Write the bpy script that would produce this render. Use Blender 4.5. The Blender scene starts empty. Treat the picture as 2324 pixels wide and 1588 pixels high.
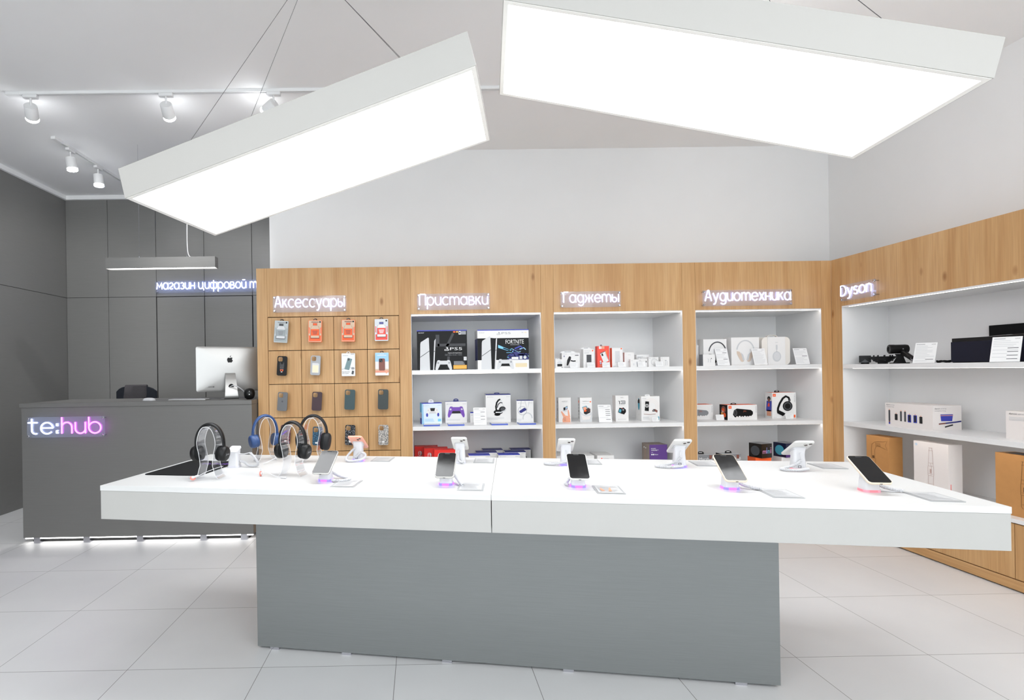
import bpy, math, random
from mathutils import Matrix, Vector
random.seed(7)
C = bpy.context.scene.collection
PI = math.pi
R = math.radians

# ------------------------------------------------------------------ camera, world, lights, exposure
SC = bpy.context.scene
cam_d = bpy.data.cameras.new('camera')
cam = bpy.data.objects.new('camera', cam_d); C.objects.link(cam)
YAW, PITCH, ROLL = 0.0065, 0.0002, 0.0153
e0 = Vector((math.cos(YAW), -math.sin(YAW), 0)); fw = Vector((math.sin(YAW), math.cos(YAW), 0)); e2 = Vector((0, 0, 1))
rt = e0 * math.cos(ROLL) - e2 * math.sin(ROLL)
up = e0 * math.sin(ROLL) + e2 * math.cos(ROLL)
M3 = Matrix((rt, up, -fw)).transposed()
cam.matrix_world = Matrix.Translation((0, 0, 1.316)) @ M3.to_4x4()
cam_d.sensor_width = 36.0
cam_d.lens = 1183.5 / 2324 * 36.0
cam_d.shift_x = (1162 - 962.6) / 2324
cam_d.shift_y = (840.5 - 794) / 2324
cam_d.clip_start = 0.05
SC.camera = cam; SC.cycles.diffuse_bounces = 6
vs = SC.view_settings
SC.display_settings.display_device = 'sRGB'
vs.view_transform = 'Standard'; vs.look = 'None'; vs.gamma = 1.0; vs.exposure = -0.04
vs.use_curve_mapping = False

W = bpy.data.worlds.new('world'); SC.world = W
W.use_nodes = True
bgn = W.node_tree.nodes['Background']
bgn.inputs[0].default_value = (0.90, 0.96, 1.0, 1)
bgn.inputs[1].default_value = 3.3                     # daylight of the open shop front behind the camera

LAMP_E = 8.5      # diffusers of the two hanging panel lights
STRIP_E = 11.0    # shelf light strips
NEON_E = 5.5

def area(name, loc, rot, sx, sy, power, col=(1, 1, 1), spread=180):
    d = bpy.data.lights.new(name, 'AREA'); d.shape = 'RECTANGLE'; d.size = sx; d.size_y = sy; d.energy = power; d.color = col
    d.spread = R(spread)
    o = bpy.data.objects.new(name, d); C.objects.link(o); o.location = loc; o.rotation_euler = rot
    return o
# unseen area lights added as fill; no such fittings are known
sp_ = area('added_fill_right_wall', (1.5, 3.2, 3.25), (0, R(-72), 0), .5, .2, 7, (1, 1, 1), 150)  # added fill above the right panel light, brightens the right wall
area('added_fill_right', (2.3, -.8, 3.33), (0, 0, 0), 1.2, 1.2, 35, (1, .985, .96))  # added fill behind the camera for the right side
area('added_fill_left', (-2.4, -.3, 3.33), (0, 0, 0), 1.6, 1.2, 55, (.97, .985, 1))  # added fill behind the camera for the left side

# ------------------------------------------------------------------ materials
def lin(c):
    return tuple((v / 12.92 if v <= 0.04045 else ((v + 0.055) / 1.055) ** 2.4) for v in (x / 255 for x in c))
MATS = {}
def mat(name, rgb, rough=.5, metal=0., emit=0., ior=None, var=0., scale=40., alpha=1., coat=0.):
    if name in MATS: return MATS[name]
    m = bpy.data.materials.new(name); m.use_nodes = True
    nt = m.node_tree; b = nt.nodes['Principled BSDF']
    c = lin(rgb) + (1,)
    b.inputs['Base Color'].default_value = c
    b.inputs['Roughness'].default_value = rough
    b.inputs['Metallic'].default_value = metal
    if ior: b.inputs['IOR'].default_value = ior
    if coat: b.inputs['Coat Weight'].default_value = coat
    if emit:
        b.inputs['Emission Color'].default_value = c; b.inputs['Emission Strength'].default_value = emit
    if var:
        tc = nt.nodes.new('ShaderNodeTexCoord'); n = nt.nodes.new('ShaderNodeTexNoise')
        n.inputs['Scale'].default_value = scale; n.inputs['Detail'].default_value = 4
        mx = nt.nodes.new('ShaderNodeMixRGB'); mx.blend_type = 'MULTIPLY'
        rp = nt.nodes.new('ShaderNodeValToRGB')
        rp.color_ramp.elements[0].position = .3; rp.color_ramp.elements[1].position = .7
        lo = 1 - var
        rp.color_ramp.elements[0].color = (lo, lo, lo, 1); rp.color_ramp.elements[1].color = (1, 1, 1, 1)
        nt.links.new(tc.outputs['Object'], n.inputs['Vector']); nt.links.new(n.outputs['Fac'], rp.inputs['Fac'])
        mx.inputs['Fac'].default_value = 1; mx.inputs['Color1'].default_value = c
        nt.links.new(rp.outputs['Color'], mx.inputs['Color2']); nt.links.new(mx.outputs['Color'], b.inputs['Base Color'])
    MATS[name] = m
    return m

def wood(name, stretch=(9, 9, .75), tone=1.0):
    m = bpy.data.materials.new(name); m.use_nodes = True; nt = m.node_tree; L = nt.links; N = nt.nodes.new
    b = nt.nodes['Principled BSDF']; b.inputs['Roughness'].default_value = .5
    g = N('ShaderNodeNewGeometry'); oi = N('ShaderNodeObjectInfo')
    off = N('ShaderNodeVectorMath'); off.operation = 'SCALE'; off.inputs[0].default_value = (7.3, 3.1, 5.7)
    L.new(oi.outputs['Random'], off.inputs['Scale'])
    ad = N('ShaderNodeVectorMath'); L.new(g.outputs['Position'], ad.inputs[0]); L.new(off.outputs[0], ad.inputs[1])
    mp = N('ShaderNodeMapping'); mp.inputs['Scale'].default_value = stretch; L.new(ad.outputs[0], mp.inputs['Vector'])
    n1 = N('ShaderNodeTexNoise'); n1.inputs['Scale'].default_value = 1.0; n1.inputs['Detail'].default_value = 6; n1.inputs['Distortion'].default_value = .9
    L.new(mp.outputs[0], n1.inputs['Vector'])
    mp2 = N('ShaderNodeMapping'); mp2.inputs['Scale'].default_value = tuple(s * 13 if s > 2 else s * 4 for s in stretch); L.new(ad.outputs[0], mp2.inputs['Vector'])
    n2 = N('ShaderNodeTexNoise'); n2.inputs['Scale'].default_value = 1.0; n2.inputs['Detail'].default_value = 3; L.new(mp2.outputs[0], n2.inputs['Vector'])
    r1 = N('ShaderNodeValToRGB'); e = r1.color_ramp.elements
    t = tone * .965
    e[0].position = .3; e[0].color = lin((190 * t, 144 * t, 93 * t)) + (1,)
    e[1].position = .68; e[1].color = lin((209 * t, 168 * t, 119 * t)) + (1,)
    k = e.new(.5); k.color = lin((201 * t, 158 * t, 107 * t)) + (1,)
    L.new(n1.outputs['Fac'], r1.inputs['Fac'])
    r2 = N('ShaderNodeValToRGB'); f = r2.color_ramp.elements
    f[0].position = .3; f[0].color = (.8, .76, .7, 1); f[1].position = .6; f[1].color = (1, 1, 1, 1)
    L.new(n2.outputs['Fac'], r2.inputs['Fac'])
    mx = N('ShaderNodeMixRGB'); mx.blend_type = 'MULTIPLY'; mx.inputs['Fac'].default_value = .75
    L.new(r1.outputs['Color'], mx.inputs['Color1']); L.new(r2.outputs['Color'], mx.inputs['Color2'])
    # knots
    mp3 = N('ShaderNodeMapping'); mp3.inputs['Scale'].default_value = tuple(5.2 if s > 2 else 2.4 for s in stretch); L.new(ad.outputs[0], mp3.inputs['Vector'])
    v = N('ShaderNodeTexVoronoi'); v.inputs['Scale'].default_value = 1.0; L.new(mp3.outputs[0], v.inputs['Vector'])
    r3 = N('ShaderNodeValToRGB'); h = r3.color_ramp.elements
    h[0].position = .03; h[0].color = (.5, .36, .22, 1); h[1].position = .1; h[1].color = (1, 1, 1, 1)
    L.new(v.outputs['Distance'], r3.inputs['Fac'])
    mk = N('ShaderNodeMixRGB'); mk.blend_type = 'MULTIPLY'; mk.inputs['Fac'].default_value = .85
    L.new(mx.outputs['Color'], mk.inputs['Color1']); L.new(r3.outputs['Color'], mk.inputs['Color2'])
    L.new(mk.outputs['Color'], b.inputs['Base Color'])
    bp = N('ShaderNodeBump'); bp.inputs['Strength'].default_value = .06; bp.inputs['Distance'].default_value = .002
    L.new(n2.outputs['Fac'], bp.inputs['Height']); L.new(bp.outputs['Normal'], b.inputs['Normal'])
    return m

def tile_floor():
    m = bpy.data.materials.new('floor_tiles'); m.use_nodes = True; nt = m.node_tree; L = nt.links; N = nt.nodes.new
    b = nt.nodes['Principled BSDF']
    g = N('ShaderNodeNewGeometry'); sx = N('ShaderNodeSeparateXYZ'); L.new(g.outputs['Position'], sx.inputs[0])
    def mth(op, a, bb=None):
        n = N('ShaderNodeMath'); n.operation = op
        for i, q in enumerate((a, bb)):
            if q is None: continue
            if isinstance(q, (int, float)): n.inputs[i].default_value = q
            else: L.new(q, n.inputs[i])
        return n.outputs[0]
    ds, ids = [], []
    for ax, o in (('X', -1.3309), ('Y', 2.3362)):
        q = mth('DIVIDE', mth('SUBTRACT', sx.outputs[ax], o), .6)
        ids.append(mth('FLOOR', q))
        fr = mth('FRACT', q)
        ds.append(mth('MINIMUM', fr, mth('SUBTRACT', 1.0, fr)))
    d = mth('MINIMUM', ds[0], ds[1])
    line = mth('LESS_THAN', d, .0021)
    cb = N('ShaderNodeCombineXYZ'); L.new(ids[0], cb.inputs[0]); L.new(ids[1], cb.inputs[1])
    wn = N('ShaderNodeTexWhiteNoise'); L.new(cb.outputs[0], wn.inputs['Vector'])
    nz = N('ShaderNodeTexNoise'); nz.inputs['Scale'].default_value = 2.2; nz.inputs['Detail'].default_value = 7; L.new(g.outputs['Position'], nz.inputs['Vector'])
    f = mth('ADD', mth('MULTIPLY', wn.outputs['Value'], .22), mth('MULTIPLY', nz.outputs['Fac'], .75))
    r = N('ShaderNodeValToRGB'); e = r.color_ramp.elements
    e[0].position = .2; e[0].color = lin((205, 205, 206)) + (1,); e[1].position = .8; e[1].color = lin((218,218,218)) + (1,)
    L.new(f, r.inputs['Fac'])
    mx = N('ShaderNodeMixRGB'); L.new(line, mx.inputs['Fac']); L.new(r.outputs['Color'], mx.inputs['Color1'])
    mx.inputs['Color2'].default_value = lin((112, 110, 107)) + (1,)
    L.new(mx.outputs['Color'], b.inputs['Base Color'])
    b.inputs['Roughness'].default_value = .42
    return m

def acrylic(name, rgb=(255, 255, 255), frost=.06, gloss=.08):
    m = bpy.data.materials.new(name); m.use_nodes = True; nt = m.node_tree; L = nt.links; N = nt.nodes.new
    nt.nodes.remove(nt.nodes['Principled BSDF'])
    out = nt.nodes['Material Output']; c = lin(rgb) + (1,)
    tr = N('ShaderNodeBsdfTransparent'); tr.inputs[0].default_value = c
    gl = N('ShaderNodeBsdfGlossy'); gl.inputs['Roughness'].default_value = .04
    df = N('ShaderNodeBsdfDiffuse'); df.inputs[0].default_value = c
    tl = N('ShaderNodeBsdfTranslucent'); tl.inputs[0].default_value = c
    dd = N('ShaderNodeMixShader'); dd.inputs[0].default_value = .5; L.new(df.outputs[0], dd.inputs[1]); L.new(tl.outputs[0], dd.inputs[2])
    lw = N('ShaderNodeLayerWeight'); lw.inputs['Blend'].default_value = .25
    ml = N('ShaderNodeMath'); ml.operation = 'MULTIPLY_ADD'; L.new(lw.outputs['Facing'], ml.inputs[0]); ml.inputs[1].default_value = .35; ml.inputs[2].default_value = gloss
    m1 = N('ShaderNodeMixShader'); L.new(ml.outputs[0], m1.inputs[0]); L.new(tr.outputs[0], m1.inputs[1]); L.new(gl.outputs[0], m1.inputs[2])
    m2 = N('ShaderNodeMixShader'); m2.inputs[0].default_value = frost; L.new(m1.outputs[0], m2.inputs[1]); L.new(dd.outputs[0], m2.inputs[2])
    L.new(m2.outputs[0], out.inputs['Surface'])
    return m

def brushed(name, rgb, rough=.42, metal=.35):
    m = bpy.data.materials.new(name); m.use_nodes = True; nt = m.node_tree; L = nt.links; N = nt.nodes.new
    b = nt.nodes['Principled BSDF']; b.inputs['Metallic'].default_value = metal; b.inputs['Roughness'].default_value = rough
    g = N('ShaderNodeNewGeometry'); mp = N('ShaderNodeMapping'); mp.inputs['Scale'].default_value = (6, 6, 420); L.new(g.outputs['Position'], mp.inputs['Vector'])
    n = N('ShaderNodeTexNoise'); n.inputs['Scale'].default_value = 1; n.inputs['Detail'].default_value = 3; L.new(mp.outputs[0], n.inputs['Vector'])
    r = N('ShaderNodeValToRGB'); e = r.color_ramp.elements
    e[0].position = .3; e[0].color = lin(tuple(x * .98 for x in rgb)) + (1,); e[1].position = .7; e[1].color = lin(tuple(min(255, x * 1.015) for x in rgb)) + (1,)
    L.new(n.outputs['Fac'], r.inputs['Fac']); L.new(r.outputs['Color'], b.inputs['Base Color'])
    return m

def glitter(name, base, spark, scale=420., thr=.72):
    m = bpy.data.materials.new(name); m.use_nodes = True; nt = m.node_tree; L = nt.links; N = nt.nodes.new
    b = nt.nodes['Principled BSDF']; b.inputs['Roughness'].default_value = .35; b.inputs['Metallic'].default_value = .3
    tc = N('ShaderNodeTexCoord'); v = N('ShaderNodeTexVoronoi'); v.inputs['Scale'].default_value = scale; L.new(tc.outputs['Object'], v.inputs['Vector'])
    sp = N('ShaderNodeSeparateXYZ'); L.new(v.outputs['Color'], sp.inputs[0])
    r = N('ShaderNodeValToRGB'); r.color_ramp.interpolation = 'LINEAR'; e = r.color_ramp.elements
    e[0].position = thr - .12; e[0].color = lin(base) + (1,); e[1].position = min(1, thr + .14); e[1].color = lin(spark) + (1,)
    L.new(sp.outputs[0], r.inputs['Fac']); L.new(r.outputs['Color'], b.inputs['Base Color'])
    return m

WHITEWALL = mat('white_wall_paint', (230,230,230),.75, var=.02, scale=3)
CEIL = mat('ceiling_paint', (242,242,242),.8, var=.02, scale=2)
GRAYCOUNTER = brushed('gray_counter_laminate', (109, 108, 106), .45, .15)
GRAYPANEL = brushed('gray_laminate', (127, 126, 124), .45, .15)
DARKGAP = mat('dark_gap', (22, 22, 22), .8)
FLOORM = tile_floor()
WOOD = wood('oak_laminate'); WOODH = wood('oak_laminate_lengthwise', (9, .75, 9))
WHITE = mat('white_melamine', (226, 226, 226), .32, var=.015, scale=6)
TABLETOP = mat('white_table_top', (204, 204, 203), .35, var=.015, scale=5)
TABLE_SHADED = mat('white_table_shaded', (172, 171, 168), .35, var=.015, scale=5)  # the table top's white, darkened to paint shade on aprons and soffit
STEEL = brushed('brushed_steel_laminate', (122, 125, 125), .34, .4)
LAMPW = mat('lamp_white_paint', (179, 177, 173), .55)
TRACKW = mat('track_white_paint', (226, 226, 226), .5)
RIM_LIT = mat('lamp_rim_lightened', (240, 239, 235), .5)  # lighter copy of the housing paint, puts light on the downward rim
STRIP = mat('warm_light_strip', (255, 245, 236), .5, emit=STRIP_E)
STRIPC = mat('cool_light_strip', (255, 253, 250), .5, emit=9.)
SPOTL = mat('spot_lens', (250, 252, 255), .5, emit=45.)
DIFF = mat('lamp_diffuser', (251, 253, 255), .5, emit=LAMP_E)
NEONW = mat('white_neon', (200, 210, 255), .4, emit=NEON_E)
NEONP = mat('magenta_neon', (255, 96, 255), .4, emit=NEON_E)
CABLE = mat('steel_cable', (92, 92, 92), .5)
CHROME = mat('chrome_steel', (190, 190, 196), .22, 1.)
PLATE = acrylic('sign_acrylic', (244, 247, 255), .11, .015)
CLEAR = acrylic('clear_acrylic', (252, 253, 255), .02, .08)
EDGE = acrylic('acrylic_edge', (255, 255, 255), .75, .1)
SHEET = acrylic('price_sheet_acrylic', (236, 237, 238), .6, .03)
BLACK = mat('black_plastic', (9, 9, 10), .42, ior=1.38)
BLACKM = mat('matte_black', (8, 9, 11), .7, ior=1.3)
WPLAST = mat('white_plastic', (204, 204, 207), .35)
PAPER = mat('white_paper', (228, 228, 228), .7)
INK = mat('black_ink', (28, 28, 30), .7)
INKG = mat('gray_ink', (150, 152, 156), .7)
INKL = mat('pale_gray_ink', (196, 198, 200), .7)
BOXW = mat('white_card', (226, 225, 224), .5)
BOXO = mat('off_white_card', (226, 220, 217), .55)

# ------------------------------------------------------------------ mesh builder
_txt = {}
def text_mesh(s):
    if s in _txt: return _txt[s]
    cu = bpy.data.curves.new('t', 'FONT'); cu.body = s; cu.resolution_u = 2
    o = bpy.data.objects.new('t', cu); C.objects.link(o)
    dg = bpy.context.evaluated_depsgraph_get(); me = o.evaluated_get(dg).to_mesh()
    V = [tuple(v.co) for v in me.vertices]; F = [tuple(p.vertices) for p in me.polygons]
    o.evaluated_get(dg).to_mesh_clear(); bpy.data.objects.remove(o); bpy.data.curves.remove(cu)
    x0 = min(v[0] for v in V); x1 = max(v[0] for v in V); y0 = min(v[1] for v in V); y1 = max(v[1] for v in V)
    _txt[s] = (V, F, x0, x1, y0, y1)
    return _txt[s]

def rrect(w, h, r, n=5, cx=0., cy=0.):
    P = []
    for (sx, sy, a0) in ((1, -1, -90), (1, 1, 0), (-1, 1, 90), (-1, -1, 180)):
        for i in range(n + 1):
            a = R(a0 + 90 * i / n)
            P.append((cx + sx * (w / 2 - r) + r * math.cos(a), cy + sy * (h / 2 - r) + r * math.sin(a)))
    return P
def ellipse(rx, ry, n=28, cx=0., cy=0., a0=0., a1=360.):
    full = abs(a1 - a0) >= 359.9
    k = n if full else n + 1
    return [(cx + rx * math.cos(R(a0 + (a1 - a0) * i / n)), cy + ry * math.sin(R(a0 + (a1 - a0) * i / n))) for i in range(k)]

def FR(o, u, v):                                   # a drawing plane: origin, u axis, v axis
    u = Vector(u); v = Vector(v); n = u.cross(v).normalized()
    M = Matrix((u, v, n)).transposed().to_4x4(); M.translation = Vector(o)
    return M
EPS = .0006

class G:
    def __init__(s): s.V = []; s.F = []; s.I = []; s.M = []
    def mi(s, m):
        if m not in s.M: s.M.append(m)
        return s.M.index(m)
    def add(s, vs, fs, m, T=None):
        k = len(s.V); i = s.mi(m)
        s.V += [tuple(T @ Vector(v)) if T is not None else tuple(v) for v in vs]
        s.F += [tuple(k + q for q in f) for f in fs]; s.I += [i] * len(fs)
        return s
    def box(s, x0, x1, y0, y1, z0, z1, m, T=None):
        vs = [(x, y, z) for z in (z0, z1) for y in (y0, y1) for x in (x0, x1)]
        return s.add(vs, [(0, 2, 3, 1), (4, 5, 7, 6), (0, 1, 5, 4), (2, 6, 7, 3), (0, 4, 6, 2), (1, 3, 7, 5)], m, T)
    def prism(s, P, z0, z1, m, T=None, top=None, P2=None):
        n = len(P); Q = P2 or P
        vs = [(x, y, z0) for x, y in P] + [(x, y, z1) for x, y in Q]
        s.add(vs, [(i, (i + 1) % n, n + (i + 1) % n, n + i) for i in range(n)] + [tuple(range(n - 1, -1, -1))], m, T)
        return s.add([(x, y, z1) for x, y in Q], [tuple(range(n))], top or m, T)
    def loft(s, rings, m, T=None, caps=True, closed=False):
        n = len(rings[0]); vs = [p for r in rings for p in r]; fs = []
        K = len(rings)
        for k in range(K if closed else K - 1):
            a = k * n; b = ((k + 1) % K) * n
            fs += [(a + i, a + (i + 1) % n, b + (i + 1) % n, b + i) for i in range(n)]
        if caps and not closed: fs += [tuple(range(n - 1, -1, -1)), tuple((K - 1) * n + i for i in range(n))]
        return s.add(vs, fs, m, T)
    def lathe(s, prof, m, n=28, T=None, caps=True):
        return s.loft([[(r * math.cos(2 * PI * i / n), r * math.sin(2 * PI * i / n), z) for i in range(n)] for r, z in prof], m, T, caps)
    def tube(s, pts, r, m, n=8, T=None, closed=False):
        P = [Vector(p) for p in pts]; K = len(P); rings = []; N = None
        for k in range(K):
            a = P[k - 1] if (k > 0 or closed) else P[k]; b = P[(k + 1) % K] if (k < K - 1 or closed) else P[k]
            t = (b - a)
            t = t.normalized() if t.length > 1e-9 else Vector((0, 0, 1))
            if N is None:
                q = Vector((0, 0, 1)) if abs(t.z) < .9 else Vector((1, 0, 0)); N = t.cross(q).normalized()
            else:
                N = (N - t * N.dot(t)); N = N.normalized() if N.length > 1e-6 else t.orthogonal().normalized()
            B = t.cross(N); rr = r[k] if isinstance(r, (list, tuple)) else r
            rings.append([tuple(P[k] + N * rr * math.cos(2 * PI * i / n) + B * rr * math.sin(2 * PI * i / n)) for i in range(n)])
        return s.loft(rings, m, T, True, closed)
    def strip(s, path, y0, y1, th, m, edge=None, T=None):     # a bent flat strip: path in xz, width along y
        K = len(path); out = []; inn = []
        for k in range(K):
            a = Vector(path[max(0, k - 1)]); b = Vector(path[min(K - 1, k + 1)]); t = (b - a).normalized(); nn = Vector((-t[1], t[0]))
            p = Vector(path[k]); out.append(p + nn * th / 2); inn.append(p - nn * th / 2)
        vs = [(p[0], y, p[1]) for L_ in (out, inn) for y in (y0, y1) for p in L_]
        o0, o1, i0, i1 = 0, K, 2 * K, 3 * K; f1 = []; f2 = []
        for k in range(K - 1):
            f1 += [(o0 + k, o0 + k + 1, o1 + k + 1, o1 + k), (i0 + k, i1 + k, i1 + k + 1, i0 + k + 1)]
            f2 += [(o0 + k, i0 + k, i0 + k + 1, o0 + k + 1), (o1 + k, o1 + k + 1, i1 + k + 1, i1 + k)]
        f2 += [(o0, o1, i1, i0), (o0 + K - 1, i0 + K - 1, i1 + K - 1, o1 + K - 1)]
        s.add(vs, f1, m, T); return s.add(vs, f2, edge or m, T)
    # --- printing on a face
    def poly(s, F, P, m, L=1): return s.add([(u, v, L * EPS) for u, v in P], [tuple(range(len(P)))], m, F)
    def rect(s, F, u0, u1, v0, v1, m, L=1): return s.poly(F, [(u0, v0), (u1, v0), (u1, v1), (u0, v1)], m, L)
    def ell(s, F, cu, cv, ru, rv, m, L=1, a0=0, a1=360, n=24): return s.poly(F, ellipse(ru, rv, n, cu, cv, a0, a1), m, L)
    def line(s, F, P, w, m, L=1):
        P = [Vector(p) for p in P]; K = len(P); vs = []
        for k in range(K):
            a = P[max(0, k - 1)]; b = P[min(K - 1, k + 1)]; t = (b - a).normalized(); nn = Vector((-t[1], t[0]))
            vs += [tuple(P[k] + nn * w / 2) + (L * EPS,), tuple(P[k] - nn * w / 2) + (L * EPS,)]
        return s.add(vs, [(2 * k, 2 * k + 1, 2 * k + 3, 2 * k + 2) for k in range(K - 1)], m, F)
    def text(s, F, t, u, v, h, m, L=2, w=None, al='l', rot=0.):
        V, Fc, x0, x1, y0, y1 = text_mesh(t)
        k = h / .73; kx = k if w is None else w / (x1 - x0)
        W_ = (x1 - x0) * kx; du = {'l': 0, 'c': -W_ / 2, 'r': -W_}[al]
        ca, sa = math.cos(rot), math.sin(rot); P = []
        for q in V:
            a = (q[0] - x0) * kx + du; b = q[1] * k
            P.append((u + a * ca - b * sa, v + a * sa + b * ca, L * EPS))
        return s.add(P, Fc, m, F)
    def lines(s, F, u0, u1, v1, n, pitch, h, m, L=1, seed=0):     # rows of small print
        rg = random.Random(seed)
        for i in range(n): s.rect(F, u0, u0 + (u1 - u0) * rg.uniform(.6, 1), v1 - i * pitch - h, v1 - i * pitch, m, L)
        return s
    def build(s, name, parent=None, loc=None, rz=0., smooth=38, bevel=0., rot=None):
        me = bpy.data.meshes.new(name); me.from_pydata(s.V, [], s.F)
        for m in s.M: me.materials.append(m)
        for p, i in zip(me.polygons, s.I): p.material_index = i
        me.validate(); me.update()
        if smooth:
            for p in me.polygons: p.use_smooth = True
            me.set_sharp_from_angle(angle=R(smooth))
        o = bpy.data.objects.new(name, me); C.objects.link(o)
        if parent: o.parent = parent
        if loc is not None: o.location = loc
        o.rotation_euler = rot if rot is not None else (0, 0, rz)
        if bevel:
            b = o.modifiers.new('bevel', 'BEVEL'); b.width = bevel; b.segments = 2; b.limit_method = 'ANGLE'; b.angle_limit = R(50)
        return o

def tag(o, label, cat, group=None, kind=None):
    o['label'] = label; o['category'] = cat
    if group: o['group'] = group
    if kind: o['kind'] = kind
    return o
def thing(name, label, cat, loc=(0, 0, 0), rz=0., group=None, rot=None):
    o = bpy.data.objects.new(name, None); C.objects.link(o); o.empty_display_size = .05
    o.location = loc; o.rotation_euler = rot if rot is not None else (0, 0, rz)
    return tag(o, label, cat, group)
def struct(o): o['kind'] = 'structure'; return o
def RX(a): return Matrix.Rotation(a, 4, 'X')
def RY(a): return Matrix.Rotation(a, 4, 'Y')
def RZ(a): return Matrix.Rotation(a, 4, 'Z')
def TR(x, y, z): return Matrix.Translation((x, y, z))
def bez(P, n=20):                                           # smooth curve through points (Catmull-Rom)
    P = [Vector(p) for p in P]; Q = [P[0] * 2 - P[1]] + P + [P[-1] * 2 - P[-2]]; out = []
    per = max(2, n // (len(P) - 1))
    for i in range(1, len(Q) - 2):
        a, b, c, d = Q[i - 1:i + 3]
        for k in range(per):
            t = k / per
            out.append(.5 * ((2 * b) + (c - a) * t + (2 * a - 5 * b + 4 * c - d) * t * t + (3 * b - a - 3 * c + d) * t ** 3))
    out.append(P[-1]); return out

# ------------------------------------------------------------------ room
YB, XR, XL, ZC, YG, YW, XW = 4.2678, 3.3866, -4.0124, 3.3552, 5.9558, 4.835, 3.8251
FRONT = -3.0
struct(G().box(XL - .1, XW + .1, FRONT, YG + .1, -.1, 0, FLOORM).build('floor'))
struct(G().box(XL - .1, XW + .1, FRONT, YG + .1, ZC, ZC + .1, CEIL).build('ceiling'))
g = G().box(-1.38, XW, YW, YW + .1, 0, ZC, WHITEWALL).box(-1.38, -1.28, YW + .1, YG, 0, ZC, WHITEWALL)
struct(g.build('wall_back'))
struct(G().box(XW, XW + .1, FRONT, YW + .1, 0, ZC, WHITEWALL).build('wall_right'))
# gray panelled walls of the counter corner: panels with shadow gaps over a dark backing
g = G().box(XL - .1, XL - .012, FRONT, YG + .1, 0, ZC, DARKGAP)
for y0, y1 in ((-3.0, -.55), (-.55, 1.5), (1.5, 3.55), (3.55, YG + .012)):
    for z0, z1 in ((0, 2.2), (2.204, ZC)): g.box(XL - .012, XL, y0 + .0015, y1 - .0015, z0, z1, GRAYPANEL)
struct(g.build('wall_left', bevel=.001))
g = G().box(XL - .012, -1.38, YG + .012, YG + .1, 0, ZC, DARKGAP)
VX = [XL, -3.54, -2.995, -2.45, -1.905, -1.38]
for a, b in zip(VX, VX[1:]):
    g.box(a + .0025, b - .0025, YG, YG + .012, 2.204, ZC, GRAYPANEL)
for a, b in ((XL, -3.54), (-3.54, -2.999), (-1.901, -1.38)):
    g.box(a + .0025, b - .0025, YG, YG + .012, 0, 2.2, GRAYPANEL)
struct(g.build('wall_alcove', bevel=.001))
for i, (a, b) in enumerate(((-2.991, -2.452), (-2.448, -1.909))):
    struct(G().box(a + .002, b - .002, YG - .002, YG + .011, .01, 2.196, GRAYPANEL).build('door_%d' % (i + 1), bevel=.0015))
struct(G().box(XL, -1.38, YG - .03, YG, ZC - .045, ZC, CEIL).build('trim_1'))
struct(G().box(XL, XL + .03, FRONT, YG - .03, ZC - .045, ZC, CEIL).build('trim_2'))

# ------------------------------------------------------------------ wall units along the back
C1, C2, C3, C4, C5, C6, C7, C8 = -1.2447, -.1722, -.0738, .9918, 1.0975, 2.155, 2.2637, 3.3018
XBL = -1.332; ZT = 2.1687; ZL = 1.7653; YK = YW - .004
def stile(u, x0, x1): G().box(x0, x1, YB, YK, .012, ZT, WOOD).build('stile', u, loc=(0, 0, 0), bevel=.0008)
u = thing('accessory_wall_unit', 'oak accessory wall unit with phone cases hooked on square panels, leftmost of the back run', 'wall unit')
stile(u, XBL, C1 - .001); stile(u, C2 + .001, C3 - .001)
G().box(C1, C2, YB, YK, 1.772, ZT, WOOD).build('header_panel', u, bevel=.0008)
G().box(C1, C2, YB + .02, YK, .012, 1.771, DARKGAP).build('back_panel', u)
xs = [C1, -.9745, -.7075, -.4345, C2]; zs = [1.769, 1.4956, 1.2205, .946, .668, .39, .112]
for r in range(6):
    for c in range(4):
        x0, x1, z1, z0 = xs[c] + .002, xs[c + 1] - .002, zs[r] - .0025, zs[r + 1] + .0025
        p = G().box(x0, x1, YB + .003, YB + .02, z0, z1, WOOD).build('square_panel', u, bevel=.0008)
G().box(C1, C2, YB + .01, YB + .02, .012, .108, WOOD).build('plinth', u)

def shelf_unit(label, x0, x1, sx0, sx1):
    u = thing('shelf_unit', label, 'shelf unit', group='oak and white shelf units along the back wall')
    if sx1 - sx0 > .001: stile(u, sx0 + .001, sx1)
    G().box(x0, x1, YB, YK, ZL + .012, ZT, WOOD).build('header_panel', u, bevel=.0008)
    G().box(x0, x1, YB + .002, YK, ZL, ZL + .012, WHITE).build('top_board', u)
    G().box(x0, x1, YK - .016, YK, .4, ZL, WHITE).build('back_panel', u)
    for a, b in ((x0, x0 + .0025), (x1 - .0025, x1)):
        G().box(a, b, YB + .002, YK - .016, .4, ZL, WHITE).build('side_panel', u)
    for z0, z1 in ((1.2862, 1.3184), (.8253, .8569), (.38, .412)):
        G().box(x0 + .0025, x1 - .0025, YB + .001, YK - .016, z0, z1, WHITE).build('shelf', u, bevel=.0008)
    for z in (ZL, 1.2862, .8253):
        G().box(x0 + .004, x1 - .004, YB + .006, YB + .016, z - .0006, z + .002, STRIP).build('light_strip', u)
    G().box(x0, x1, YB + .02, YK, .012, .38, WOOD).build('carcass', u)
    xm = (x0 + x1) / 2
    for a, b in ((x0 + .002, xm - .002), (xm + .002, x1 - .002)):
        G().box(a, b, YB, YB + .0195, .085, .377, WOOD).build('door', u, bevel=.001)
    return u
shelf_unit('oak shelf unit with game consoles under the glowing Приставки sign', C3, C4, C4, C5 - .001)
shelf_unit('oak shelf unit with small gadget boxes under the glowing Гаджеты sign', C5, C6, C6, C7 - .001)
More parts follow.
